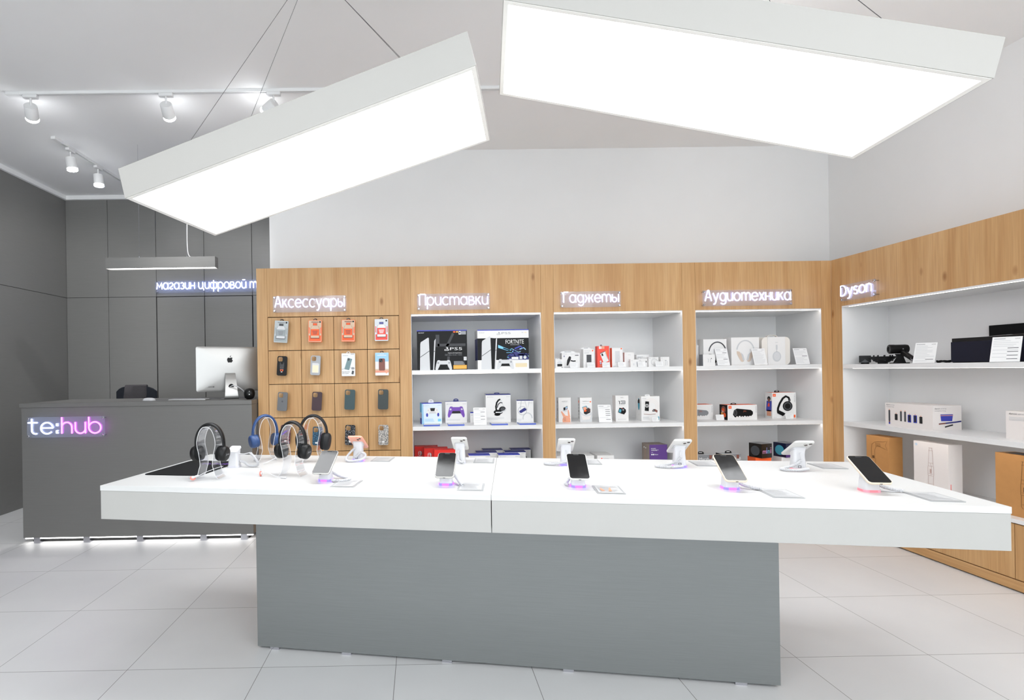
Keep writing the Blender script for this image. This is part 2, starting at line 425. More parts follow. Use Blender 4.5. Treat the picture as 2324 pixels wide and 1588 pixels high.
shelf_unit('oak shelf unit with headphone and speaker boxes under the glowing Аудиотехника sign', C7, C8, C8, XR - .0001)

# right-hand unit, against the right wall
u = thing('side_shelf_unit', 'long oak shelf unit with hair care boxes along the right wall', 'shelf unit')
YE = 1.75; YO = 4.1656; XK = 3.7601
G().box(XR, XW - .004, YO, YB, .012, ZT, WOOD).build('stile', u, bevel=.0008)
G().box(XR, XW - .004, YE, YO - .001, 1.7704 + .012, ZT, WOOD).build('header_panel', u, bevel=.0008)
G().box(XR + .002, XW - .004, YE, YO, 1.7704, 1.7824, WHITE).build('top_board', u)
G().box(XK, XW - .004, YE, YO, .4, 1.7704, WHITE).build('back_panel', u)
G().box(XR + .002, XK, YO - .0025, YO, .4, 1.7704, WHITE).build('side_panel', u)
G().box(XR, XW - .004, YE - .05, YE, .012, ZT, WOOD).build('stile', u, bevel=.0008)
for z0, z1 in ((1.281, 1.3134), (.824, .8569)):
    G().box(XR + .001, XK, YE, YO - .0025, z0, z1, WHITE).build('shelf', u, bevel=.0008)
G().box(XR - .004, XK, YE, YO - .001, .392, .4155, WHITE).build('base_top', u, bevel=.0008)
for z, a in ((1.7704, YO - .06), (1.281, YO - .09), (.824, YO - .09)):
    G().box(XR + .008, XR + .018, YE + .02, a, z - .0006, z + .002, STRIP).build('light_strip', u)
G().box(XR + .022, XK, YE, YO, .068, .392, WOOD).build('carcass', u)
for a, b in ((YE + .002, 2.9635), (2.9675, YO - .002)):
    G().box(XR, XR + .0215, a, b, .0715, .386, WOOD).build('door', u, bevel=.001)
G().box(XR - .002, XR + .02, YE, YO, .009, .066, WOODH).build('plinth', u)
G().box(XR + .02, XK, YE, YO, .0, .05, DARKGAP).build('foot_frame', u)

# ------------------------------------------------------------------ neon signs: single-stroke tube letters
def arc(cx, cy, rx, ry, a0, a1, n=14): return [(cx + rx * math.cos(R(a0 + (a1 - a0) * i / n)), cy + ry * math.sin(R(a0 + (a1 - a0) * i / n))) for i in range(n + 1)]
def ring(cx, cy, rx, ry): return arc(cx, cy, rx, ry, 0, 360, 24)
U_ = [(0, 1), (0, .42)] + arc(.4, .42, .4, .42, 180, 360, 12) + [(.8, 1)]
M_ = [[(0, 0), (0, 1)], [(0, .6)] + arc(.33, .62, .33, .38, 180, 0, 10) + [(.66, 0)], [(.66, .6)] + arc(.99, .62, .33, .38, 180, 0, 10) + [(1.32, 0)]]
GL = {  # strokes, advance width (x-height = 1)
 'А': ([[(0, 0), (.42, 1.36), (.56, 1.36), (1.0, 0)], [(.16, .45), (.86, .45)]], 1.0),
 'к': ([[(0, 0), (0, 1)], [(.62, 1), (.04, .46)], [(.24, .62), (.68, 0)]], .68),
 'с': ([arc(.48, .5, .48, .5, 48, 312, 18)], .84), 'е': ([[(.02, .52), (.96, .52)] + arc(.49, .5, .48, .5, 2, 318, 20)], .96),
 'у': ([[(0, 1), (.42, .06)], [(.84, 1), (.36, -.28), (.24, -.4), (.06, -.4)]], .84),
 'а': ([ring(.46, .5, .46, .5), [(.92, 1), (.92, .14), (.98, 0)]], .98), 'р': ([[(0, 1), (0, -.48)], ring(.47, .5, .47, .5)], .94),
 'ы': ([[(0, 1), (0, .3)] + arc(.34, .3, .34, .3, 180, 360, 10) + arc(.34, .3, .34, .3, 0, 120, 8), [(.98, 1), (.98, 0)]], .98),
 'П': ([[(0, 0), (0, 1.3), (.1, 1.36), (.78, 1.36), (.88, 1.3), (.88, 0)]], .88), 'и': ([U_, [(.8, 1), (.8, 0)]], .8), 'т': (M_, 1.32),
 'в': ([[(0, 0), (0, 1), (.4, 1)] + arc(.42, .77, .24, .23, 90, -90, 8) + [(0, .54)], [(.42, .54)] + arc(.46, .27, .3, .27, 90, -90, 8) + [(0, 0)]], .76),
 'Г': ([[(0, 0), (0, 1.26), (.1, 1.36), (.72, 1.36)]], .72),
 'д': ([ring(.46, .5, .46, .5), [(.92, 1), (.92, -.1)] + arc(.5, -.1, .42, .32, 0, -150, 10)], .92),
 'ж': ([[(.62, 1), (.62, 0)], [(.02, 1), (.3, .55), (.62, .5)], [(.3, .55), (0, 0)], [(1.22, 1), (.94, .55), (.62, .5)], [(.94, .55), (1.24, 0)]], 1.24),
 'м': ([[(0, 0), (.1, 1), (.5, .3), (.9, 1), (1.0, 0)]], 1.0), 'н': ([[(0, 0), (0, 1)], [(.76, 0), (.76, 1)], [(0, .5), (.76, .5)]], .76),
 'г': ([arc(.33, .72, .3, .28, 160, -60, 10) + [(.12, .26)] + arc(.34, .24, .3, .24, 190, 330, 8)], .66),
 'з': ([arc(.3, .75, .28, .25, 150, -80, 10) + arc(.32, .26, .32, .26, 80, -150, 10)], .64),
 'ц': ([U_, [(.8, 1), (.8, 0), (.98, 0), (.98, -.24)]], .98),
 'ф': ([[(.62, 1.3), (.62, -.45)], ring(.32, .5, .32, .48), ring(.92, .5, .32, .48)], 1.24), 'о': ([ring(.48, .5, .48, .5)], .96),
 'й': ([U_, [(.8, 1), (.8, 0)], [(.15, 1.3), (.65, 1.3)]], .8), 'х': ([[(0, 1), (.72, 0)], [(.72, 1), (0, 0)]], .72), ' ': ([], .3),
 'D': ([[(0, 0), (0, 1.36)] + arc(.2, .68, .7, .68, 90, -90, 14) + [(0, 0)]], .9), 'y': ([[(0, 1), (.42, .06)], [(.84, 1), (.36, -.28), (.24, -.4), (.06, -.4)]], .84),
 's': ([arc(.3, .74, .28, .26, 30, 220, 8) + [(.3, .5)] + arc(.31, .26, .3, .26, 60, -150, 10)], .62), 'n': ([[(0, 0), (0, 1)], [(0, .55)] + arc(.38, .6, .38, .4, 180, 0, 10) + [(.76, 0)]], .76),
 'o': ([ring(.48, .5, .48, .5)], .96),
 't': ([[(.3, 1.36), (.3, .3)] + arc(.6, .3, .3, .3, 180, 290, 8), [(0, 1.0), (.74, 1.0)]], .74), 'e': ([[(.02, .52), (.96, .52)] + arc(.49, .5, .48, .5, 2, 318, 20)], .96),
 ':': ([[(.14, .86), (.02, .86), (.02, .72), (.14, .72)], [(.14, .26), (.02, .26), (.02, .06), (.14, .06)]], .16),
 'h': ([[(0, 0), (0, 1.45)], [(0, .55)] + arc(.4, .58, .4, .42, 180, 0, 10) + [(.8, 0)]], .8), 'u': ([U_, [(.8, 1), (.8, 0)]], .8),
 'b': ([[(0, 1.45), (0, .5)], ring(.48, .5, .48, .5)], .96),
}
def neon(name, label, chars, w, h, xh, x_in, base, loc, rz=0., r=.0037, gap=.26, textw=None, mats=None, bolts=None):
    """plate of w x h, origin at its lower left corner on the wall, facing -y"""
    o = thing(name, label, 'sign', loc, rz, group='neon signs')
    off = -.03
    P = rrect(w, h, .004, 2, w / 2, h / 2)
    G().prism(P, 0, .004, PLATE, FR((0, off, 0), (1, 0, 0), (0, 0, 1))).build('acrylic_plate', o)
    adv = [(GL[c][1] + gap) for c in chars]; total = sum(adv) - gap
    kx = (textw / total) if textw else xh
    x = x_in
    for c, a in zip(chars, adv):
        if GL[c][0]:
            q = G()
            for st in GL[c][0]:
                pts = [(x + px * kx, off - .0095, base + pz * xh) for px, pz in st]
                closed = (Vector(pts[0]) - Vector(pts[-1])).length < 1e-6
                q.tube(pts[:-1] if closed else pts, r, (mats or {}).get(c, NEONW), 8, closed=closed)
            q.build('tube_letter', o, smooth=80)
        x += a * kx
    for bx in (bolts or (.012, w - .012)):
        for bz in (.012, h - .012):
            G().lathe([(.004, 0), (.004, -off + .004)], CHROME, 12, FR((bx, 0, bz), (1, 0, 0), (0, 0, 1))).lathe([(.0085, 0), (.0085, .006), (.006, .009)], CHROME, 14, FR((bx, off - .003, bz), (1, 0, 0), (0, 0, 1))).build('standoff_bolt', o)
    return o
neon('neon_sign', 'white neon sign reading Аксессуары above the phone case panels', 'Аксессуары', .593, .132, .0655, .018, .040, (-1.190, YB, 1.804), textw=.56)
neon('neon_sign', 'white neon sign reading Приставки above the game consoles', 'Приставки', .591, .133, .0650, .020, .040, (-.021, YB, 1.805), textw=.553)
neon('neon_sign', 'white neon sign reading Гаджеты above the gadget boxes', 'Гаджеты', .492, .129, .0620, .024, .040, (1.145, YB, 1.810), textw=.448)
neon('neon_sign', 'white neon sign reading Аудиотехника above the headphone boxes', 'Аудиотехника', .733, .130, .0645, .018, .042, (2.306, YB, 1.804), textw=.70)
neon('neon_sign', 'short white neon sign on the oak unit along the right wall', 'Dyson', .325, .127, .060, .012, .040, (XR, 4.135, 1.814), -PI / 2, textw=.28)
neon('neon_sign', 'white and magenta neon sign on the gray counter front', 'te:hub', .605, .160, .087, .012, .030, (-3.077, 4.1206, .838), r=.0052, textw=.565, gap=.28,
     mats={'h': NEONP, 'u': NEONP, 'b': NEONP})
neon('neon_sign', 'long white neon sign on the gray panels behind the counter', 'магазин цифровой техники', 1.60, .135, .072, .02, .042, (-2.99, YG, 2.238), r=.0052, textw=1.49, gap=.25, bolts=(.02, .70, 1.58))

# ------------------------------------------------------------------ reception counter
u = thing('reception_counter', 'gray reception counter with a glowing strip along its foot', 'counter', (-3.162, 4.1206, 0))
cw = 1.824
G().box(.012, cw - .002, .008, .60, .045, 1.07, GRAYCOUNTER).build('body', u, bevel=.001)
G().box(0, cw, 0, .62, 1.0703, 1.1035, GRAYCOUNTER).build('countertop', u, bevel=.0012)
G().box(.05, cw - .05, .06, .56, 0, .0448, DARKGAP).build('plinth', u)
G().box(.02, cw - .01, .018, .032, .034, .0446, STRIPC).build('light_strip', u)
for fx in (.09, .48, .9, 1.4, 1.72): G().box(fx, fx + .05, .012, .05, 0, .0448, CHROME).build('foot', u)

# ------------------------------------------------------------------ display table
TA = -.1702; TX, TY = -1.3671, 2.2199; TZ = .8496
def tb(a, b): return (TX + a * math.cos(TA) - b * math.sin(TA), TY + a * math.sin(TA) + b * math.cos(TA))
u = thing('display_table', 'long white display table on a brushed gray pedestal', 'table', (TX, TY, 0), TA)
TLN, TD = 3.304, .826
for a, b in ((0, 1.6455), (1.6465, TLN)):
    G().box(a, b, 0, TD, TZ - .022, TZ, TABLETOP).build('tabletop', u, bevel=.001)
    G().box(a + .001, b - .001, .002, .03, TZ - .1424, TZ - .0225, TABLE_SHADED).build('apron', u, bevel=.0008)
    G().box(a + .001, b - .001, TD - .03, TD - .002, TZ - .1424, TZ - .0225, TABLE_SHADED).build('apron', u, bevel=.0008)
    G().box(a + .001, b - .001, .0305, TD - .0305, TZ - .1424, TZ - .125, TABLE_SHADED).build('soffit', u)
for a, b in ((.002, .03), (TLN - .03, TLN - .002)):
    G().box(a, b, .031, TD - .031, TZ - .124, TZ - .0225, TABLE_SHADED).build('apron', u)
G().box(.5125, 2.790, .3702, .72, .012, TZ - .1426, STEEL).build('pedestal', u, bevel=.001)
for a in (.575, .93, 1.40, 1.93, 2.62): G().box(a, a + .045, .372, .42, 0, .0125, CHROME).build('foot', u)
G().box(.52, 2.78, .40, .71, .0, .0118, DARKGAP).build('base_frame', u)

# ------------------------------------------------------------------ hanging panel lights
def panel_light(label, k, x, y, z, a, t, Ln, H, cables, anchor):
    l = Vector((math.cos(a) * math.cos(t), math.sin(a) * math.cos(t), math.sin(t))); q = Vector((-math.sin(a), math.cos(a), 0)); n = l.cross(q)
    M = Matrix((l, q, n)).transposed()
    o = thing('panel_light', label, 'ceiling lamp', (x, y, z), rot=M.to_euler(), group='tilted hanging panel lights')
    Wd = .66; f = .017; d = .016
    h = G()
    h.box(0, Ln, 0, f, 0, H, LAMPW).box(0, Ln, Wd - f, Wd, 0, H, LAMPW).box(0, f, f, Wd - f, 0, H, LAMPW).box(Ln - f, Ln, f, Wd - f, 0, H, LAMPW).box(f, Ln - f, f, Wd - f, H - .004, H, LAMPW)
    h.build('housing', o, bevel=.001)
    q_ = G(); e_ = .004
    for a0, a1, b0, b1 in ((e_, Ln - e_, e_, f + .004), (e_, Ln - e_, Wd - f - .004, Wd - e_), (e_, f + .004, f + .004, Wd - f - .004), (Ln - f - .004, Ln - e_, f + .004, Wd - f - .004)): q_.box(a0, a1, b0, b1, -.0015, d - .001, RIM_LIT)
    q_.build('rim', o)
    G().box(f + .0005, Ln - f - .0005, f + .0005, Wd - f - .0005, d, d + .006, DIFF).build('diffuser', o)
    inv = Matrix.Translation((x, y, z)) @ M.to_4x4(); inv = inv.inverted()
    A = inv @ Vector(anchor)
    for (ca, cb) in cables:
        G().tube([(ca, cb, H), tuple(A)], .0012, CABLE, 5).lathe([(.009, H), (.009, H + .012), (.003, H + .02)], CHROME, 10, TR(ca, cb, 0)).build('cable', o)
    G().lathe([(.05, -.03), (.05, 0)], LAMPW, 20, inv @ TR(anchor[0], anchor[1], anchor[2] - .0002)).build('ceiling_rose', o)
    return o
panel_light('hanging panel light on the left, its left end tilted down', 0, -1.2834, 2.2902, 2.0893, -.2125, .2383, 1.5901, 0.1364,
            [(0.132, 0.55), (0.209, 0.11), (1.342, 0.11), (1.452, 0.55)], (-.5158, 2.6144, 3.355))
panel_light('hanging panel light on the right, its left end tilted up', 0, 0.3188, 1.8927, 2.6595, -.1284, -.2584, 1.6359, 0.1357,
            [(.17, .11), (.17, .55), (1.46, .11), (1.46, .55)], (1.12, 2.12, 3.355))

# slim linear light over the counter
o = thing('linear_light', 'slim gray linear light hanging over the counter', 'ceiling lamp', (-2.757, 4.6, 2.253))
h = G(); h.box(0, .962, 0, .003, 0, .096, GRAYPANEL).box(0, .962, .067, .07, 0, .096, GRAYPANEL).box(0, .003, .003, .067, 0, .096, GRAYPANEL).box(.959, .962, .003, .067, 0, .096, GRAYPANEL).box(.003, .959, .003, .067, .09, .096, GRAYPANEL)
h.build('housing', o)
G().box(.0035, .9585, .0035, .0665, .008, .012, STRIPC).build('diffuser', o)
for px in (.28, .70):
    G().tube([(px, .035, .096), (px, .035, ZC - 2.2535)], .001, CHROME, 5).lathe([(.005, .096), (.005, .11)], CHROME, 8, TR(px, .035, 0)).build('cable', o)
G().tube(bez([(.74, .035, .096), (.715, .035, .12), (.705, .035, .2), (.705, .035, .35), (.712, .035, .7), (.70, .035, ZC - 2.2535)], 30), .0035, WPLAST, 6).build('power_cord', o)

# ceiling tracks with spot heads
def track(label, p0, p1):
    (x0, y0), (x1, y1) = p0, p1; Ln = math.hypot(x1 - x0, y1 - y0)
    o = thing('lighting_track', label, 'track', (x0, y0, ZC), math.atan2(y1 - y0, x1 - x0), group='white ceiling tracks')
    G().box(0, Ln, -.017, -.004, -.02, 0, TRACKW).box(0, Ln, .004, .017, -.02, 0, TRACKW).box(0, Ln, -.004, .004, -.008, 0, INK).build('rail', o)
    G().box(-.01, .09, -.019, .019, -.023, -.0005, TRACKW).build('feed_box', o)
    return o
track('long white ceiling track running across the shop', (-2.93, 3.765), (1.6, 3.765))
track('shorter white ceiling track running back over the counter', (-3.095, 4.46), (-3.095, 5.75))
def spot(label, x, y, dirv, rz, power, cone=66):
    o = thing('spotlight', label, 'spotlight', (x, y, ZC - .0205), rz, group='white track spotlights')
    G().prism(rrect(.10, .034, .008), -.022, -.0005, TRACKW).build('adapter', o)
    D = Vector(dirv).normalized(); D = (RZ(-rz) @ D)
    top = Vector((0, 0, -.085))
    G().tube([(0, 0, -.022), tuple(top)], .0075, TRACKW, 12).build('stem', o)
    u_ = D.orthogonal().normalized(); Fm = Matrix((u_, D.cross(u_), D)).transposed().to_4x4(); Fm.translation = top - D * .012
    hd = G().lathe([(.0, .0), (.038, 0), (.041, .004), (.043, .092), (.043, .094)], TRACKW, 28, Fm).build('head', o)
    G().lathe([(.042, .0945), (.0425, .110), (.038, .115), (0, .116)], SPOTL, 24, Fm).build('lens', hd)
    d = bpy.data.lights.new('spotlight_lamp', 'SPOT'); d.energy = power; d.spot_size = R(cone); d.spot_blend = .7; d.shadow_soft_size = .04
    lo = bpy.data.objects.new('spotlight_lamp', d); C.objects.link(lo); lo.parent = o
    lo.location = top + D * .13; lo.rotation_euler = D.to_track_quat('-Z', 'Y').to_euler()
spot('track spotlight at the left end of the long track', -2.773, 3.765, (-.4, .7, -.5), 0, 40)
spot('track spotlight in the middle of the long track', -1.803, 3.765, (-.15, .85, -.52), 0, 60)
spot('track spotlight half hidden behind the left panel light', -1.03, 3.765, (-.9, .55, -.42), 0, 40, 50)
spot('track spotlight nearer the left end of the track over the counter', -3.095, 4.672, (.12, .1, -1), PI / 2, 40)
spot('second track spotlight on the track over the counter', -3.095, 5.071, (.05, .05, -1), PI / 2, 40)

# ------------------------------------------------------------------ things on the counter
SILVER = mat('silver_aluminium', (182, 181, 179), .38, .8)
NAVY = mat('navy_mesh_fabric', (22, 27, 38), .85, var=.3, scale=160)
GRAYCLOTH = mat('charcoal_cloth', (72, 69, 72), .95, var=.3, scale=220)
CT = 1.1036
AP = [(0, .34), (.1, .40), (.25, .42), (.36, .38), (.42, .32), (.36, .25), (.33, .14), (.36, .03), (.45, -.06), (.40, -.2), (.28, -.36), (.18, -.42), (.08, -.38), (0, -.36), (-.08, -.38), (-.18, -.42), (-.3, -.34), (-.4, -.14), (-.43, .05), (-.4, .24), (-.3, .37), (-.18, .40)]
LF = [(-.01, .46), (.1, .52), (.17, .62), (.19, .74), (.08, .69), (0, .58)]
def fruit_mark(g, F, cu, cv, s, m, L=2):
    g.poly(F, [(cu + x * s, cv + y * s) for x, y in AP], m, L); g.poly(F, [(cu + x * s, cv + y * s) for x, y in LF], m, L)

PSI = R(28)
o = thing('desktop_computer', 'silver all-in-one computer seen from behind on the counter', 'computer', (-1.616, 4.42, CT), PSI)
PW, PH, Z0 = .528, .376, .062
g = G(); F = FR((0, 0, Z0 + PH / 2), (1, 0, 0), (0, 0, 1))           # normal towards -y (viewer)
rg = [[(x, y, z) for x, y in rrect(PW * k, PH * k, max(.016 * min(1, k), (1 - k) * PH * .5 * k + .016 * k), 10)] for k, z in [(1, -.004), (1, .002)] + [(1 - .01 * (1 - math.cos(R(a))) * 1.2, .002 + .006 * math.sin(R(a))) for a in (30, 60, 90)] + [(k, .008 + .018 * (1 - (k / .988) ** 2)) for k in (.9, .8, .7, .6, .5, .4, .3, .2, .1)]]
g.loft(rg, SILVER, F)
g.prism(rrect(PW - .012, PH - .012, .012), -.0045, -.004, BLACK, F)
def bulge(v): return .041
fl = FR((0, -.0262, Z0 + PH / 2), (1, 0, 0), (0, 0, 1))
fruit_mark(g, fl, 0, .075, .052, BLACK, 1)
for i, q in enumerate((-.205, -.19, -.178, -.168, -.158, -.148, -.138, -.13)):
    dep = -.0118 - .0009 * i
    fp = FR((0, dep, Z0 + PH / 2), (1, 0, -.0), (0, 0, 1))
    g.rect(fp, q, q + (.010 if i == 1 else .004), -.152, -.142, BLACK, 1)
g.build('screen_case', o, smooth=60)
g = G()
def pl(w, y, z): return (w, y, z)
rows = [(.040, -.024, .215), (.0405, -.036, .21), (.043, -.062, .16), (.048, -.085, .07), (.052, -.094, .03), (.055, -.094, .012), (.058, -.085, .004), (.062, -.02, .002), (.065, .07, .0015)]
rings = []
for i, (w, y, z) in enumerate(rows):
    a = rows[max(0, i - 1)]; b = rows[min(len(rows) - 1, i + 1)]
    t = Vector((b[1] - a[1], b[2] - a[2])).normalized(); n = Vector((-t[1], t[0])) * .0016
    rings.append([(-w, y + n[0], z + n[1]), (w, y + n[0], z + n[1]), (w, y - n[0], z - n[1]), (-w, y - n[0], z - n[1])])
g.loft(rings, SILVER)
g.lathe([(.021, 0), (.021, .0012)], BLACK, 24, FR((0, -.0795, .105), (1, 0, 0), (0, -.24, 1)))
g.build('stand', o, smooth=50)
G().tube(bez([(-.012, -.086, .10), (.01, -.115, .112), (.05, -.13, .098), (.095, -.12, .06), (.125, -.09, .015), (.14, -.05, .004), (.15, .0, .004)], 40), .0042, WPLAST, 8).build('power_cord', o, smooth=80)

g = G(); g.lathe([(0, .0), (.022, .0), (.036, .012), (.043, .032), (.0445, .045), (.043, .058), (.036, .075), (.022, .086), (0, .090)], BLACK, 32)
F = FR((0, -.0452, .046), (1, 0, 0), (0, 0, 1)); g.text(F, 'T', 0, .012, .010, PAPER, 1, al='c'); g.ell(F, 0, -.006, .004, .004, PAPER, 1)
tag(g.build('smart_speaker', loc=(-1.408, 4.285, CT), rz=R(18), smooth=70), 'small round black device tucked behind the computer stand', 'speaker')

o = thing('keyboard', 'slim white keyboard edge-on behind the counter rim', 'keyboard', (-1.905, 4.30, CT))
G().prism(rrect(.31, .115, .01), 0, .006, SILVER).build('base', o, bevel=.001)
g = G()
for r_ in range(5):
    for c_ in range(14): g.box(-.147 + c_ * .021, -.129 + c_ * .021, -.05 + r_ * .02, -.033 + r_ * .02, .006, .009, WPLAST)
o2 = g.build('keys', o); o2['kind'] = 'stuff'
g = G(); n = 9
rings = [[(x * math.cos(a) ** .6, y * math.cos(a) ** .5, .024 * math.sin(a)) for x, y in rrect(.058, .11, .026)] for a in (R(4), R(25), R(45), R(65), R(82))]
g.loft([[(x * .9, y * .95, 0) for x, y in rrect(.058, .11, .026)]] + rings, WPLAST)
tag(g.build('computer_mouse', loc=(-2.22, 4.27, CT), rz=R(70), smooth=70), 'white computer mouse on the gray counter', 'mouse')

o = thing('office_chair', 'dark navy mesh office chair behind the counter', 'chair', (-2.905, 5.36, -.002))
g = G(); rings = []
for i in range(13):
    x = -.205 + .41 * i / 12; yb = -.05 * math.cos(x / .205 * 1.35)
    ed = (abs(x) / .205) ** 4; zt = 1.205 - .055 * ed; zb = .68 + .03 * ed
    rings.append([(x, yb - .012, zb), (x, yb - .012, zt), (x, yb + .012, zt), (x, yb + .012, zb)])
g.loft(rings, NAVY); g.build('backrest', o, smooth=50, bevel=.006)
g = G(); g.prism(rrect(.48, .46, .08), .44, .51, NAVY, TR(0, -.28, 0)); g.build('seat', o, bevel=.015)
G().lathe([(.028, .12), (.028, .30), (.02, .30), (.02, .44)], BLACK, 18, TR(0, -.28, 0)).box(-.03, .03, -.28, .05, .41, .44, BLACK).box(-.03, .03, .01, .05, .43, .75, BLACK).build('column', o)
for i in range(5):
    a = R(90 + 72 * i); T = TR(0, -.28, 0) @ RZ(a)
    lg = G().loft([[(.02, -.025, .10), (.02, .025, .10), (.02, .02, .14), (.02, -.02, .14)], [(.28, -.015, .055), (.28, .015, .055), (.28, .012, .08), (.28, -.012, .08)]], BLACK, T).build('leg', o)
    G().lathe([(.027, -.012), (.027, .012)], BLACK, 16, T @ TR(.275, 0, .027) @ RX(PI / 2)).build('caster', lg)
g = G(); P = []
for k in range(9):
    a = k / 8
    P.append(a)
rings = []
for i in range(7):
    x = -.095 + .215 * i / 6; yb = -.05 * math.cos(x / .205 * 1.35)
    rings.append([(x - .022, yb - .022, 1.02), (x - .010, yb - .020, 1.12), (x, yb - .018, 1.208), (x, yb - .004, 1.219), (x, yb + .014, 1.211), (x, yb + .019, 1.12), (x, yb + .019, 1.05),
                  (x, yb + .015, 1.05), (x, yb + .0145, 1.12), (x, yb + .0135, 1.2065), (x, yb - .0135, 1.2065), (x, yb - .0145, 1.12), (x - .02, yb - .0145, 1.02)])
g.loft(rings, GRAYCLOTH)
tag(g.build('folded_cloth', loc=(-2.905, 5.36, -.002), smooth=50), 'charcoal gray cloth hung over the office chair back', 'cloth')

# ------------------------------------------------------------------ phones on security stands
def screen_mat():
    m = mat('phone_screen_glass', (7, 7, 9), .06, ior=1.42); nt = m.node_tree; b = nt.nodes['Principled BSDF']
    tc = nt.nodes.new('ShaderNodeTexCoord'); n = nt.nodes.new('ShaderNodeTexNoise'); n.inputs['Scale'].default_value = 45; n.inputs['Detail'].default_value = 5
    r = nt.nodes.new('ShaderNodeValToRGB'); r.color_ramp.elements[0].color = (.03, .03, .03, 1); r.color_ramp.elements[1].color = (.16, .16, .16, 1)
    nt.links.new(tc.outputs['Object'], n.inputs['Vector']); nt.links.new(n.outputs['Fac'], r.inputs['Fac']); nt.links.new(r.outputs['Color'], b.inputs['Roughness'])
    return m
GLASS = screen_mat()
FRAME = {'white': mat('phone_white', (206, 205, 202), .3), 'pink': mat('phone_pink', (228, 160, 138), .3), 'cream': mat('phone_cream', (216, 200, 180), .3), 'silver': mat('phone_silver', (190, 188, 184), .25, .4)}
LENS = mat('camera_lens', (60, 50, 46), .15)
NB = mat('stand_light_violet', (120, 105, 255), .4, emit=1.3); NM = mat('stand_light_magenta', (255, 90, 250), .4, emit=1.6)
ND = mat('stand_light_pink', (214, 150, 165), .4, emit=.25); NR = mat('stand_light_rose', (240, 120, 130), .4, emit=.5); NG = mat('stand_base_clear', (206, 206, 214), .3)
def coil(path, Rr=.0048, r=.0021, pitch=.0044, ns=7):
    P = bez(path, 60); d = [0]
    for a, b in zip(P, P[1:]): d.append(d[-1] + (b - a).length)
    Ln = d[-1]; N = int(Ln / pitch * ns); out = []; k = 0; Nn = None
    for i in range(N + 1):
        s = Ln * i / N
        while k < len(P) - 2 and d[k + 1] < s: k += 1
        f = (s - d[k]) / max(1e-9, d[k + 1] - d[k]); c = P[k].lerp(P[k + 1], f); t = (P[k + 1] - P[k]).normalized()
        if Nn is None: Nn = t.orthogonal().normalized()
        Nn = (Nn - t * Nn.dot(t)).normalized(); B = t.cross(Nn); an = 2 * PI * i / ns
        c = c + Nn * Rr * math.cos(an) + B * Rr * math.sin(an)
        out.append(c)
    return out
TILT = R(30)
def phone_parts(o, col, ln=.152, wd=.078):
    fm = FRAME[col]
    g = G(); P = rrect(wd, ln, .0125); P2 = rrect(wd - .003, ln - .003, .0115)
    g.loft([[(x, y, z) for x, y in q] for q, z in ((P2, -.0045), (P, -.003), (P, .003), (P2, .0045))], fm)
    F = FR((0, -ln / 2 + .0002, 0), (1, 0, 0), (0, 0, 1)); g.rect(F, -.0045, .0045, -.0014, .0014, INK, 1)
    g.build('body', o, smooth=60)
    g = G(); g.prism(rrect(wd - .0055, ln - .0055, .010), .0045, .0049, GLASS); g.poly(FR((0, 0, .005), (1, 0, 0), (0, 1, 0)), rrect(.022, .006, .0028, 4, 0, ln / 2 - .008), INK, 0)
    g.build('screen', o, smooth=60)
    cb = G().prism(rrect(.032, .032, .008, 5, -wd / 2 + .021, ln / 2 - .021)[::-1], -.0063, -.0045, fm).build('camera_bump', o, smooth=60)
    for dx, dy in ((-.0065, .0065), (.0065, -.0065)):
        q = FR((-wd / 2 + .021 + dx, ln / 2 - .021 + dy, -.0063), (-1, 0, 0), (0, 1, 0))
        G().lathe([(.0062, 0), (.0062, .0016), (.005, .0018)], LENS, 18, q).build('lens', cb)
